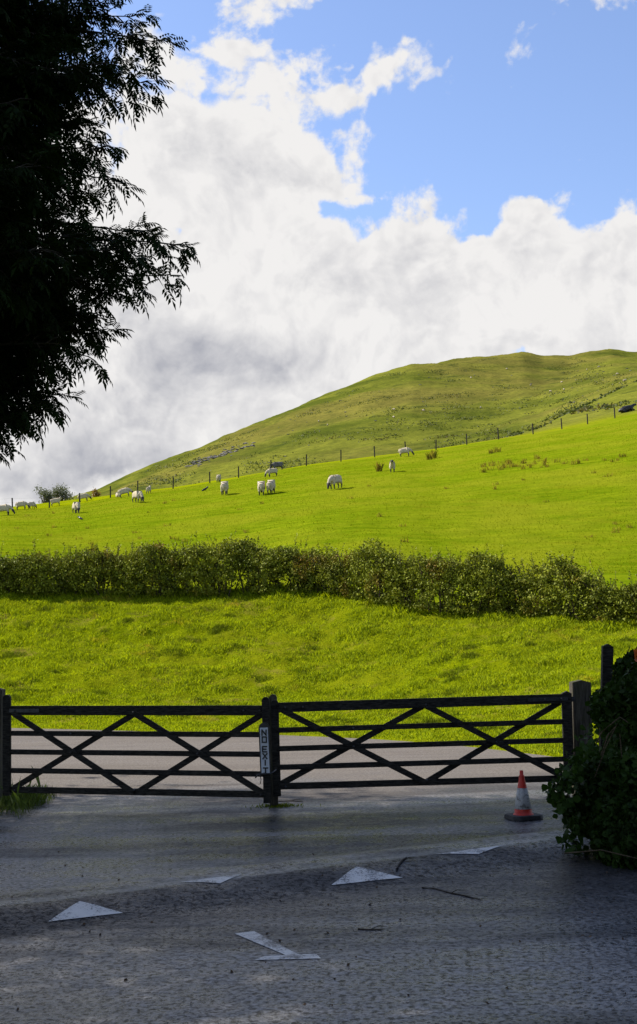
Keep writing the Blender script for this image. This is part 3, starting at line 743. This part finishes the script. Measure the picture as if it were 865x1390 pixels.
for px, py, qx, qy, Yd in ((800, 1024, 828, 985, 11.4), (828, 985, 850, 984, 11.4), (812, 1030, 832, 990, 11.3), (845, 1080, 838, 1000, 11.2), (815, 1100, 850, 1130, 10.8), (760, 1168, 865, 1176, 10.4)):
    a = at(px, py, Yd); b = at(qx, qy, Yd-.1); tm = TM(); tm.tube([a, (a+b)/2+Vector((0, 0, .05)), b], [.007, .006, .004], 5); into(obj('bramble_stem', tm.mesh('bramble_stem'), M['stem']), iv)
for k in range(45):
    c_, r_, wt = random.choice(ell); d = Vector(rand_unit(1)[0]); a = Vector(c_)+Vector((d.x*r_[0], -abs(d.y)*r_[1], d.z*r_[2]))*.9
    if a.z < .1: continue
    e = a+Vector((random.gauss(-.05, .15), random.gauss(-.1, .08), random.gauss(.02, .2))); tm = TM(); tm.tube([a, (a+e)/2+Vector((0, 0, .03)), e], [.006, .005, .003], 4); into(obj('twig', tm.mesh('ivy_twig'), M['stem']), iv)
# sprays that reach out to the left, over the lane
P = []
for px, py, n_ in ((735, 1078, 26), (722, 1083, 5), (748, 1100, 70), (752, 1060, 60), (765, 1130, 60), (758, 1150, 30), (783, 1020, 40), (800, 985, 12), (745, 1070, 60), (765, 1040, 80), (770, 1165, 40), (788, 1000, 20), (742, 1088, 30)):
    for k in range(n_): P.append(tuple(at(px+random.gauss(12, 8 if n_ > 5 else 3), py+random.gauss(0, 7), random.uniform(10.75, 11.5) if py > 1010 else random.uniform(11.5, 14.9))))
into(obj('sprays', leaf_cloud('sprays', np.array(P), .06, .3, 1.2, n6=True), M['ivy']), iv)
P = []
for k in range(45): P.append(tuple(at(random.gauss(866, 2), random.gauss(888, 4), random.uniform(11.5, 12))))
into(obj('orange_leaves', leaf_cloud('orange', np.array(P), .06, .3, 1.2, n6=True), M['orange']), iv)
iv.location.x += .10; iv.location.y += .33
a = at(825, 874, 13.6); b = at(817, 960, 13.6)
fp = thing('leaning_post', 'narrow square post standing up out of the ivy', 'post', (b.x, b.y, 0)); stile(fp, a, (b.x-.06, b.y, -.1), .112, .10, False, 'gate', 'shaft')

# ------------------------------------------------------------------ pasture fence
fr_ = thing('wire_fence', 'post and wire fence along the top of the sheep pasture', 'fence', at(432, 630, 128))
prev = None; tm = TM(); tops = []
pp_ = [(-25, 696)]+fence_px+[(872, 560)]
for i, (px, py) in enumerate(pp_):
    Y = float(np.interp(px, *FY)); b = at(px, py, Y); b.z = hz(b.x, b.y)-.1; h = 1.18+random.uniform(-.08, .1)
    t = b+Vector((random.uniform(-.06, .06), 0, h+.1)); bm = bmesh.new(); beam(bm, b, t, .12, .12, up=Vector((0, 1, 0)), bev=.015)
    into(obj('post', bm, M['fencepost']), fr_)
    if prev:
        for s in (.35, .65, .95): tm.tube([prev[0].lerp(prev[1], s), b.lerp(t, s)], .004, 3)
    prev = (b, t)
into(obj('wires', tm.mesh('wires'), M['wire']), fr_)

# ------------------------------------------------------------------ animals
def skin(name, verts, edges, radii, root, sub=2):
    me = bpy.data.meshes.new(name+'_sk'); me.from_pydata(verts, edges, []); o = bpy.data.objects.new(name+'_sk', me); COL.objects.link(o)
    md = o.modifiers.new('skin', 'SKIN')
    md.use_smooth_shade = True
    if not me.skin_vertices: me.skin_vertices.new()
    for i, r in enumerate(radii):
        sv = me.skin_vertices[0].data[i]; sv.radius = r if isinstance(r, tuple) else (r, r); sv.use_root = (i == root)
    s = o.modifiers.new('sub', 'SUBSURF'); s.levels = sub; s.render_levels = sub
    dg = bpy.context.evaluated_depsgraph_get(); dg.update()
    m2 = bpy.data.meshes.new_from_object(o.evaluated_get(dg)); bpy.data.objects.remove(o); return m2
def animal_mesh(name, pose, k=1.0):
    v = []; e = []; r = []
    def add(p, rad, par=None):
        v.append(p); r.append(rad)
        if par is not None: e.append((par, len(v)-1))
        return len(v)-1
    zb = .60 if pose != 'lying' else .30
    root = add((0, 0, zb), (.23, .25))
    f1 = add((.25, 0, zb), (.22, .235), root); f2 = add((.42, 0, zb+.02), (.16, .18), f1)
    b1 = add((-.25, 0, zb), (.23, .24), root); b2 = add((-.44, 0, zb), (.17, .18), b1); tl = add((-.53, 0, zb-.06), .05, b2); add((-.55, 0, zb-.2), .035, tl)
    if pose == 'graze': n1 = add((.58, 0, zb-.06), (.11, .12), f2); h = add((.72, 0, zb-.26), (.075, .08), n1); m = add((.80, 0, zb-.44), (.06, .065), h); add((.82, 0, zb-.53), (.042, .045), m)
    else: n1 = add((.56, 0, zb+.15), (.11, .11), f2); h = add((.66, 0, zb+.30), (.08, .085), n1); m = add((.79, 0, zb+.26), (.058, .06), h); add((.87, 0, zb+.22), (.042, .045), m)
    for s in (-1, 1):
        hp = v[h]; add((hp[0]-.03, s*.13, hp[2]+.03), .022, h)
        if pose != 'lying':
            for x, par in ((.33, f1), (-.36, b1)):
                a = add((x, s*.13, zb-.24), .075, par); kx = .02 if x > 0 else -.04
                q = add((x+kx, s*.125, zb-.40), .04, a); w = add((x, s*.12, .07), .032, q); add((x+.03, s*.12, .02), .034, w)
    me = skin(name, v, e, r, root)
    me.materials.clear(); me.materials.append(M['wool']); me.materials.append(M['sheepface'])
    hx_, hz_ = v[h][0], v[h][2]
    for p in me.polygons:
        c_ = p.center
        dark = (c_.x > hx_-.07 and ((pose == 'graze' and c_.z < hz_+.10) or (pose != 'graze' and c_.z > hz_-.12))) or (pose != 'lying' and c_.z < .27 and c_.x < .5)
        p.material_index = 1 if dark else 0; p.use_smooth = True
    # fleecy surface
    for q in me.vertices:
        if q.co.x < hx_-.06 and q.co.z > .28: q.co += q.normal*.02*noise.noise(q.co*14)
    return me
SM = {p: animal_mesh('sheep_'+p, p) for p in ('graze', 'stand', 'lying')}
def put(px, py, Y, me, rot, label, name='sheep', group='sheep scattered over the pasture', scale=1.0, cat='sheep'):
    P_ = at(px, py, Y); z = hz(P_.x, P_.y)
    o = bpy.data.objects.new(name, me); COL.objects.link(o); o.location = (P_.x, P_.y, z-.02); o.scale = (scale,)*3
    # stand on the slope
    e = .5; dx = (hz(P_.x+e, P_.y)-hz(P_.x-e, P_.y))/(2*e); dy = (hz(P_.x, P_.y+e)-hz(P_.x, P_.y-e))/(2*e)
    f = Vector((math.cos(rot), math.sin(rot), dx*math.cos(rot)+dy*math.sin(rot))).normalized(); s = Vector((0, 0, 1)).cross(f).normalized(); u = f.cross(s)
    o.rotation_euler = Matrix((f, s, u)).transposed().to_euler()
    return tag(o, label, cat, group)
def fieldY(px, py):
    """depth at which the pasture is seen at that pixel"""
    d = ray(px, py); lo = None
    for Y in np.linspace(52, 134, 165):
        P_ = at(px, py, Y)
        if hz(P_.x, P_.y) > P_.z: return Y
    return float(np.interp(px, *FY))
D = math.pi/180
SH = [(5, 700, 0, 'graze', 'grazing sheep cut off by the left edge of the picture', 1.0),
      (29, 692, 5, 'graze', 'grazing sheep just right of the leftmost fence post, facing right', 1.0),
      (43, 691, 60, 'graze', 'small sheep between the grazing sheep and the second fence post', .85),
      (76, 687, 12, 'stand', 'sheep standing with head up in front of the grey bushes', 1.0),
      (103, 697, -65, 'graze', 'sheep grazing lower down the slope below the reddish shrub', 1.0),
      (114, 681, 20, 'graze', 'sheep grazing close beside the third fence post', 1.0),
      (160, 676, 110, 'lying', 'pale sheep lying left of a pair beside the fourth post', .9),
      (170, 675, 8, 'graze', 'long bodied sheep stretching right beside the lying one', 1.0),
      (186, 683, -50, 'graze', 'sheep grazing in front of the fifth fence post with a dark shadow', 1.05),
      (202, 670, 80, 'stand', 'single small sheep seen from behind close to the fence', .8),
      (297, 655, 85, 'graze', 'small sheep by the fence above a larger one', .9),
      (305, 672, 88, 'graze', 'sheep seen from behind, alone below the small fence side sheep', 1.15),
      (355, 672, 92, 'graze', 'left one of two sheep standing side by side with backs turned', 1.1),
      (368.5, 671, 80, 'graze', 'right one of two sheep standing side by side with backs turned', 1.1),
      (371, 647, 195, 'graze', 'small sheep grazing just below the dark one at the fence', .9),
      (457, 664, 232, 'graze', 'large white sheep grazing with head to the left in the middle of the slope', 1.12),
      (533, 641, -95, 'stand', 'sheep standing face on at the right of the flock', 1.0),
      (550, 620, -8, 'graze', 'dark faced sheep in profile against the fence, facing right', 1.05)]
for px, py, rot, pose, lb, sc in SH:
    put(px, py, fieldY(px, py), SM[pose], rot*D, lb, scale=sc)
dk = SM['graze'].copy(); dk.materials[0] = mat_plain('grey_wool', (.12, .11, .11), .9, .5, 3, (.02, .02, .02), .45)
put(378, 641, 127.5, dk, 190*D, 'dark grey sheep standing at the fence above the small white one', scale=1.1)
# far sheep
for i in range(16):
    px = random.uniform(430, 850); s = float(np.interp(px, [p[0] for p in sky_px], [p[1] for p in sky_px])); lo = float(np.interp(px, [430, 680, 850], [600, 560, 520]))
    py = random.uniform(s+22, lo); P_ = None
    for Y in np.linspace(230, 600, 140):
        q = at(px, py, Y)
        if hz(q.x, q.y) > q.z: P_ = Y; break
    if P_: put(px, py, P_, SM['graze'], random.uniform(0, 6.28), 'tiny pale sheep grazing high on the far hillside', group='tiny sheep on the far hill', scale=.75)
# black cow
def cow_mesh():
    v = []; e = []; r = []
    def add(p, rad, par=None):
        v.append(p); r.append(rad)
        if par is not None: e.append((par, len(v)-1))
        return len(v)-1
    z = .48; root = add((0, 0, z), (.40, .42)); f1 = add((.5, 0, z+.02), (.38, .42), root); f2 = add((.85, 0, z+.08), (.25, .3), f1)
    n = add((1.1, 0, z+.26), (.17, .19), f2); h = add((1.33, 0, z+.34), (.13, .14), n); m = add((1.55, 0, z+.2), (.09, .1), h)
    b = add((-.5, 0, z), (.4, .42), root); b2 = add((-.9, 0, z-.05), (.26, .3), b); add((-1.08, 0, z-.25), .05, b2)
    for s in (-1, 1):
        add((1.28, s*.22, z+.42), .035, h); a = add((.75, s*.35, .2), .11, f1); q = add((1.0, s*.38, .09), .07, a); add((.75, s*.3, .06), .06, q)
        a = add((-.5, s*.42, .22), .15, b); q = add((-.15, s*.48, .1), .08, a); add((-.45, s*.45, .06), .06, q)
    me = skin('cow', v, e, r, root); me.materials.clear(); me.materials.append(M['cow'])
    for p in me.polygons: p.use_smooth = True
    return me
put(851, 556, 140, cow_mesh(), 8*D, 'black cow lying on the rough ground beyond the last fence post', 'cow', 'cattle beyond the fence', .88, 'cow')
# crow
bm = bmesh.new(); r = bmesh.ops.create_uvsphere(bm, u_segments=12, v_segments=8, radius=1)
for v in bm.verts: v.co = Vector((v.co.x*.24*(1 if v.co.x > 0 else 1.35), v.co.y*.09*(1-.4*abs(v.co.x)), .16+v.co.z*.09+v.co.x*.1))
r = bmesh.ops.create_uvsphere(bm, u_segments=10, v_segments=6, radius=.065)
for v in r['verts']: v.co += Vector((.22, 0, .29))
r = bmesh.ops.create_cone(bm, segments=6, radius1=.02, radius2=.003, depth=.08, cap_ends=True)
for v in r['verts']: v.co = Matrix.Rotation(R(90), 3, 'Y') @ v.co+Vector((.31, 0, .28))
for s in (-1, 1): beam(bm, (.02, s*.03, 0), (.02, s*.03, .1), .012, .012, up=Vector((1, 0, 0)), bev=0)
me = bpy.data.meshes.new('crow'); bm.to_mesh(me); bm.free(); me.materials.append(M['black'])
put(279, 666.5, fieldY(279, 666.5), me, .4, 'black crow standing on the grass left of the rear view sheep', 'crow', 'birds on the pasture', 1.0, 'bird')
put(109, 708, fieldY(109, 706), me, 2.5, 'black crow on the grass below the lowest sheep at left', 'crow', 'birds on the pasture', .8, 'bird')

# ------------------------------------------------------------------ bushes, rushes, stones, scrub
def bush(px, py, Y, w, h, mat, label, name='bush', cat='bush', n=2600, leaf=.12, grp=None):
    b = at(px, py, Y); b.z = hz(b.x, b.y); root = thing(name, label, cat, b, 0, grp); C_ = rng.normal(size=(14, 3))*np.array([w*.26, w*.22, h*.2])+np.array([0, 0, h*.55])
    P = np.repeat(C_, n//14, 0)+rng.normal(size=(n//14*14, 3))*np.array([w*.13, w*.13, h*.13]); P = P[P[:, 2] > .03]
    obj('foliage', leaf_cloud(name, P, leaf, elong=1.4), mat, root)
    t = TM()
    for c in C_: t.tube([(c[0]*.1, 0, -.3), (c[0]*.5, c[1]*.5, h*.3), tuple(c)], [.07, .05, .02], 5)
    obj('stems', t.mesh('stems'), M['stem'], root)
M['greybush'] = mat_leaf('far_bush_leaf', (.05, .06, .03), (.12, .13, .06), None, .3, .5, .5)
M['redbush'] = mat_leaf('reddish_leaf', (.18, .09, .02), (.25, .16, .04), None, .3, .5, .5)
bush(62, 683, 138, 1.9, 1.9, M['greybush'], 'small grey green bush behind the fence, left of a pair')
bush(82, 682, 139, 2.2, 2.2, M['greybush'], 'wider grey green bush behind the fence, right of a pair')
bush(130, 673, 140, .9, 1.4, M['redbush'], 'reddish brown shrub on the skyline between two fence posts', 'shrub', 'shrub', 1200)
def clump(px, py, h, r, label, grp, n=60):
    Y = fieldY(px, py); b = at(px, py, Y); P = []
    for k in range(n):
        a = random.uniform(0, 6.28); rr = r*math.sqrt(random.random()); P.append((rr*math.cos(a), rr*math.sin(a), -.03))
    o = obj('rush_clump', blades('rush', np.array(P), h, .03, .45), M['rush']); o.location = (b.x, b.y, hz(b.x, b.y)); tag(o, label, 'rushes', grp)
M['rush'] = mat_leaf('rush', (.12, .13, .01), (.28, .22, .04), (.2, .13, .03), .4, .8, 2, .55, spec=.0)
for px, py, h, r, lb in [(515, 640, .75, .22, 'brown rush clump left of the face on sheep'), (583, 624, .65, .25, 'brown rush clump left of a pair below the fence'), (589, 622, .8, .28, 'taller brown rush clump right of a pair below the fence'),
                         (667, 616, .4, .2, 'small rush clump alone below the fence, left'), (675, 614, .5, .3, 'small rush clump alone below the fence, right')]: clump(px, py, h, r, lb, 'rush clumps near the fence')
for k in range(46):
    px = random.choice([random.uniform(655, 790), random.uniform(655, 740), random.uniform(760, 865)]); py = 636-(px-655)*.07+random.gauss(0, 4)
    clump(px, py, random.uniform(.18, .42), random.uniform(.1, .34), 'small brown rush clump in the loose row on the upper right pasture', 'row of rush clumps on the right of the pasture', 26)
for k in range(40):
    px = random.uniform(20, 860); top = float(np.interp(px, [0, 865], [705, 600])); py = random.uniform(top, 745)
    clump(px, py, random.uniform(.12, .28), random.uniform(.1, .25), 'tiny rough tuft on the smooth pasture', 'tiny tufts across the pasture', 22)
# scree on the hill
V = []; Fc = []
def hillY(px, py):
    for Y in np.linspace(150, 640, 300):
        q = at(px, py, Y)
        if hz(q.x, q.y) > q.z and Y > 200: return Y
    return None
bm = bmesh.new()
def addrock(px, py, s):
    Y = hillY(px, py)
    if not Y: return
    q = at(px, py, Y); r = bmesh.ops.create_icosphere(bm, subdivisions=1, radius=s)
    for v in r['verts']: v.co = Vector((v.co.x*random.uniform(1, 1.8), v.co.y, v.co.z*.5))*random.uniform(.7, 1.2)+Vector((q.x, q.y, hz(q.x, q.y)))
for k in range(90):
    s = random.random(); addrock(258+s*88+random.gauss(0, 5), 632-s*30+random.gauss(0, 1.6), random.uniform(.25, .75))
for k in range(60): px = random.uniform(300, 860); s = float(np.interp(px, [p[0] for p in sky_px], [p[1] for p in sky_px])); addrock(px, s+random.uniform(10, 70), random.uniform(.2, .4))
tag(obj('scree', bm, M['rock']), 'pale limestone scree scattered on the hillside', 'rocks', kind='stuff')
# scrub on hill: low dark patches
P = []
for k in range(420):
    px = random.uniform(190, 880); s = float(np.interp(px, [p[0] for p in sky_px], [p[1] for p in sky_px])); lo = float(np.interp(px, [p[0] for p in fence_px], [p[1] for p in fence_px]))
    py = s+4+(lo-s)*random.random()**1.1
    if noise.noise(Vector((px*.012, py*.03, 1))) < -.05: continue
    Y = hillY(px, py)
    if not Y: continue
    q = at(px, py, Y); L = random.uniform(.8, 3.2)
    for j in range(int(20*L)):
        x = q.x+random.gauss(0, L); y = q.y+random.gauss(0, 1.0); P.append((x, y, hz(x, y)+abs(random.gauss(0, .32))))
for k in range(64):     # along the gully line on the right and the rough edge beyond the fence
    if k % 2: px = random.uniform(690, 870); py = float(np.interp(px, [680, 730, 790, 840, 870], [597, 582, 553, 528, 516]))+random.gauss(0, .6)
    else: px = random.uniform(745, 870); py = 563-(px-745)*.13+random.gauss(0, 2.2)
    best = None
    for Y in np.linspace(134, 200, 100):
        q = at(px, py, Y)
        if hz(q.x, q.y) > q.z: best = Y; break
    if not best: best = float(np.interp(px, [680, 730, 790, 865], [148, 160, 175, 190]))
    q = at(px, py, best)
    for j in range(14): x = q.x+random.gauss(0, .5); y = q.y+random.gauss(0, .5); P.append((x, y, hz(x, y)+abs(random.gauss(0, .13))))
M['scrub'] = mat_leaf('scrub', (.045, .06, .010), (.10, .115, .02), (.12, .09, .03), .2, .7, .1, .55)
tag(obj('scrub', leaf_cloud('scrub', np.array(P), .36, elong=1.3), M['scrub']), 'low dark scrub and bracken patches on the hill', 'scrub', kind='stuff')

# ------------------------------------------------------------------ litter on the lane
def twig(pts, r, label):
    tm = TM(); Q = []
    for a, b in pts:
        g_ = road_at(a, b); g_.z += r*.8; Q.append(g_)
    tm.tube(Q, [r]*(len(Q)-1)+[r*.5], 6)
    k = len(Q)//2; tm.tube([Q[k], Q[k]+Vector((.06, .05, .012)), Q[k]+Vector((.12, .07, .004))], [r*.7, r*.5, r*.3], 5)
    tag(obj('twig', tm.mesh('twig'), M['twig']), label, 'twig', 'fallen twigs on the lane')
twig([(573, 1206), (590, 1207), (612, 1213), (632, 1217), (655, 1223)], .006, 'long thin fallen twig right of the middle triangle')
twig([(539, 1181), (541, 1176), (546, 1169), (552, 1165)], .009, 'short curved twig just above the middle triangle')
twig([(486, 1262), (502, 1263), (520, 1262.5)], .005, 'short straight twig near the bottom middle of the lane')
twig([(378, 1088.5), (395, 1088), (411, 1088.5)], .008, 'straight dark twig lying right of the middle post foot')
twig([(40, 1095), (52, 1094), (64, 1097)], .006, 'short twig near the grass clump at the left post')
P = []
for k in range(130):
    px = random.uniform(0, 865); py = 1075+random.random()**.8*300; q = gnd(px, py); P.append((q.x, q.y, roadz(q.x, q.y)+.006))
tag(obj('leaf_litter', leaf_cloud('litter', np.array(P), .022, .0, 1.5), M['litterleaf']), 'tiny dark leaves and grit scattered on the wet lane', 'litter', kind='stuff')

# ------------------------------------------------------------------ light
SUN = Vector((-.95*math.cos(R(41)), .312*math.cos(R(41)), math.sin(R(41))))
sd = bpy.data.lights.new('sun', 'SUN'); sd.energy = 5.0; sd.angle = R(.5); sd.color = (1, .93, .82)
so = bpy.data.objects.new('sun', sd); COL.objects.link(so); so.rotation_euler = SUN.to_track_quat('Z', 'Y').to_euler()
W = bpy.data.worlds.new('World'); S.world = W; W.use_nodes = True; nt = W.node_tree; nt.nodes.clear(); g = NT(nt)
out = g.n('OutputWorld'); skyt = g.n('TexSky', sky_type='NISHITA', sun_disc=False)
skyt.sun_elevation = R(41); skyt.sun_rotation = math.atan2(SUN.x, SUN.y) % (2*math.pi)
skyt.air_density = 1.0; skyt.dust_density = .6; skyt.ozone_density = 1.6
gen = g.n('TexCoord').outputs['Generated']
sx = g.n('SeparateXYZ'); g.l(gen, sx.inputs[0])
U = g.math('ADD', g.math('MULTIPLY', g.math('ARCTAN2', sx.outputs[0], sx.outputs[1]), 17.0), 4.32)
Vv = g.math('SUBTRACT', 8.80, g.math('MULTIPLY', g.math('TANGENT', g.math('MINIMUM', g.math('ARCSINE', sx.outputs[2]), 1.3)), 17.0))
cb = g.n('CombineXYZ'); g.l(U, cb.inputs[0]); g.l(Vv, cb.inputs[1]); UV = cb.outputs[0]
# warp
wn = g.n('TexNoise'); wn.inputs['Scale'].default_value = 9; wn.inputs['Detail'].default_value = 5; g.l(gen, wn.inputs['Vector'])
ws = g.n('VectorMath', operation='SUBTRACT'); g.l(wn.outputs[1], ws.inputs[0]); ws.inputs[1].default_value = (.5, .5, .5)
wm = g.n('VectorMath', operation='MULTIPLY_ADD'); g.l(ws.outputs[0], wm.inputs[0]); wm.inputs[1].default_value = (3.4, 3.4, 0); g.l(UV, wm.inputs[2]); UVw = wm.outputs[0]
def blob(x, y, rx, ry, w, lo=0.0):
    s = g.n('VectorMath', operation='SUBTRACT'); g.l(UVw, s.inputs[0]); s.inputs[1].default_value = (x/100, y/100, 0)
    m = g.n('VectorMath', operation='MULTIPLY'); g.l(s.outputs[0], m.inputs[0]); m.inputs[1].default_value = (100/rx, 100/ry, 0)
    le = g.n('VectorMath', operation='LENGTH'); g.l(m.outputs[0], le.inputs[0])
    return g.ramp(le.outputs['Value'], lo, 1.25, w, 0)
def total(bl):
    t = None
    for b in bl: o_ = blob(*b); t = o_ if t is None else g.math('ADD', t, o_)
    return t
cov = total([(-20, 640, 160, 130, .5), (780, 470, 160, 70, .4), (250, 95, 150, 75, .34), (440, 70, 80, 30, .22), (260, 15, 220, 55, .22), (650, 152, 40, 16, .25), (610, 130, 60, 22, .2), (560, 105, 50, 25, .16), (230, 230, 270, 200, .55), (380, 170, 150, 110, .28), (130, 480, 420, 270, .9), (450, 480, 330, 150, .75), (760, 420, 260, 110, .75), (735, 325, 60, 70, .4), (610, 350, 90, 55, .35), (850, 375, 70, 50, .3), (-300, 300, 450, 500, .6),
             (530, 75, 80, 32, .26), (600, 125, 75, 28, .24), (400, 60, 60, 60, .16), (345, 5, 60, 16, .12), (800, 18, 40, 12, .08), (700, 170, 220, 125, -.45), (720, 40, 140, 70, -.3), (470, 270, 80, 50, -.4), (470, 20, 200, 40, -.12), (385, 532, 40, 22, -.62), (1300, 500, 500, 260, .6)])
n1 = g.noise(gen, 9, 9, .62, .15); n2 = g.noise(gen, 4.5, 8, .6, .3); n3 = g.noise(gen, 30, 8, .66, .2)
def puffs(vec):
    t = None
    for sc_, w_ in ((10, .42), (22, .30), (47, .18), (100, .10)):
        b_ = g.math('MULTIPLY', g.math('ABSOLUTE', g.math('SUBTRACT', g.noise(vec, sc_, 0, .5), .5)), w_*4)
        t = b_ if t is None else g.math('ADD', t, b_)
    return g.math('SUBTRACT', 1.0, t)
gw = g.n('VectorMath', operation='MULTIPLY_ADD'); g.l(ws.outputs[0], gw.inputs[0]); gw.inputs[1].default_value = (.10, .10, .10); g.l(gen, gw.inputs[2])
go = g.n('VectorMath', operation='ADD'); g.l(gw.outputs[0], go.inputs[0]); go.inputs[1].default_value = (-.007, .002, .008)
pf = puffs(gw.outputs[0]); pf2 = puffs(go.outputs[0])
relief = g.math('SUBTRACT', pf, pf2)      # puffs catch the sun on their upper left
back = g.ramp(n2, .42, .62, 0, .35)   # clouds elsewhere round the sky
cc = g.math('ADD', g.math('ADD', cov, back), g.math('ADD', g.math('MULTIPLY', g.math('SUBTRACT', n1, .5), 1.7), g.math('MULTIPLY', g.math('SUBTRACT', n3, .5), .6)))
cc = g.math('ADD', cc, g.math('MULTIPLY', g.math('SUBTRACT', .62, pf), .42)); mask = g.ramp(cc, .27, .50)
dark = total([(300, 465, 120, 75, .5), (190, 580, 160, 90, .75), (380, 235, 150, 75, .32), (60, 660, 150, 60, .6), (230, 190, 120, 60, .25), (740, 520, 220, 60, .15), (560, 450, 90, 40, .1), (-200, 300, 300, 300, .4)])
n4 = g.noise(gen, 13, 9, .62, .5); n5 = g.noise(gen, 75, 6, .65, .2)
dk_ = g.math('ADD', g.math('MULTIPLY', dark, 1.15), g.math('ADD', g.math('MULTIPLY', g.math('SUBTRACT', .57, n4), 1.8), g.math('MULTIPLY', g.math('SUBTRACT', .5, n3), .55)))
dk_ = g.math('MULTIPLY', dk_, g.ramp(cc, .5, .95), clamp=True)
dk_ = g.math('SUBTRACT', dk_, g.math('MULTIPLY', relief, -.55), clamp=True)
cloudc = g.mix(dk_, (.94, .925, .915), (.45, .46, .515))
bg1 = g.n('Background'); g.l(g.mix(1, skyt.outputs[0], (.97, .955, 1.06), 'MULTIPLY'), bg1.inputs[0]); bg1.inputs[1].default_value = .13
bg2 = g.n('Background'); g.l(cloudc, bg2.inputs[0]); bg2.inputs[1].default_value = .56
mx = g.n('MixShader'); g.l(mask, mx.inputs[0]); g.l(bg1.outputs[0], mx.inputs[1]); g.l(bg2.outputs[0], mx.inputs[2]); g.l(mx.outputs[0], out.inputs[0])

S.render.engine = 'CYCLES'
S.view_settings.view_transform = 'Standard'; S.view_settings.look = 'None'; S.view_settings.exposure = .75; S.view_settings.gamma = 1
S.cycles.max_bounces = 6; S.cycles.transparent_max_bounces = 4
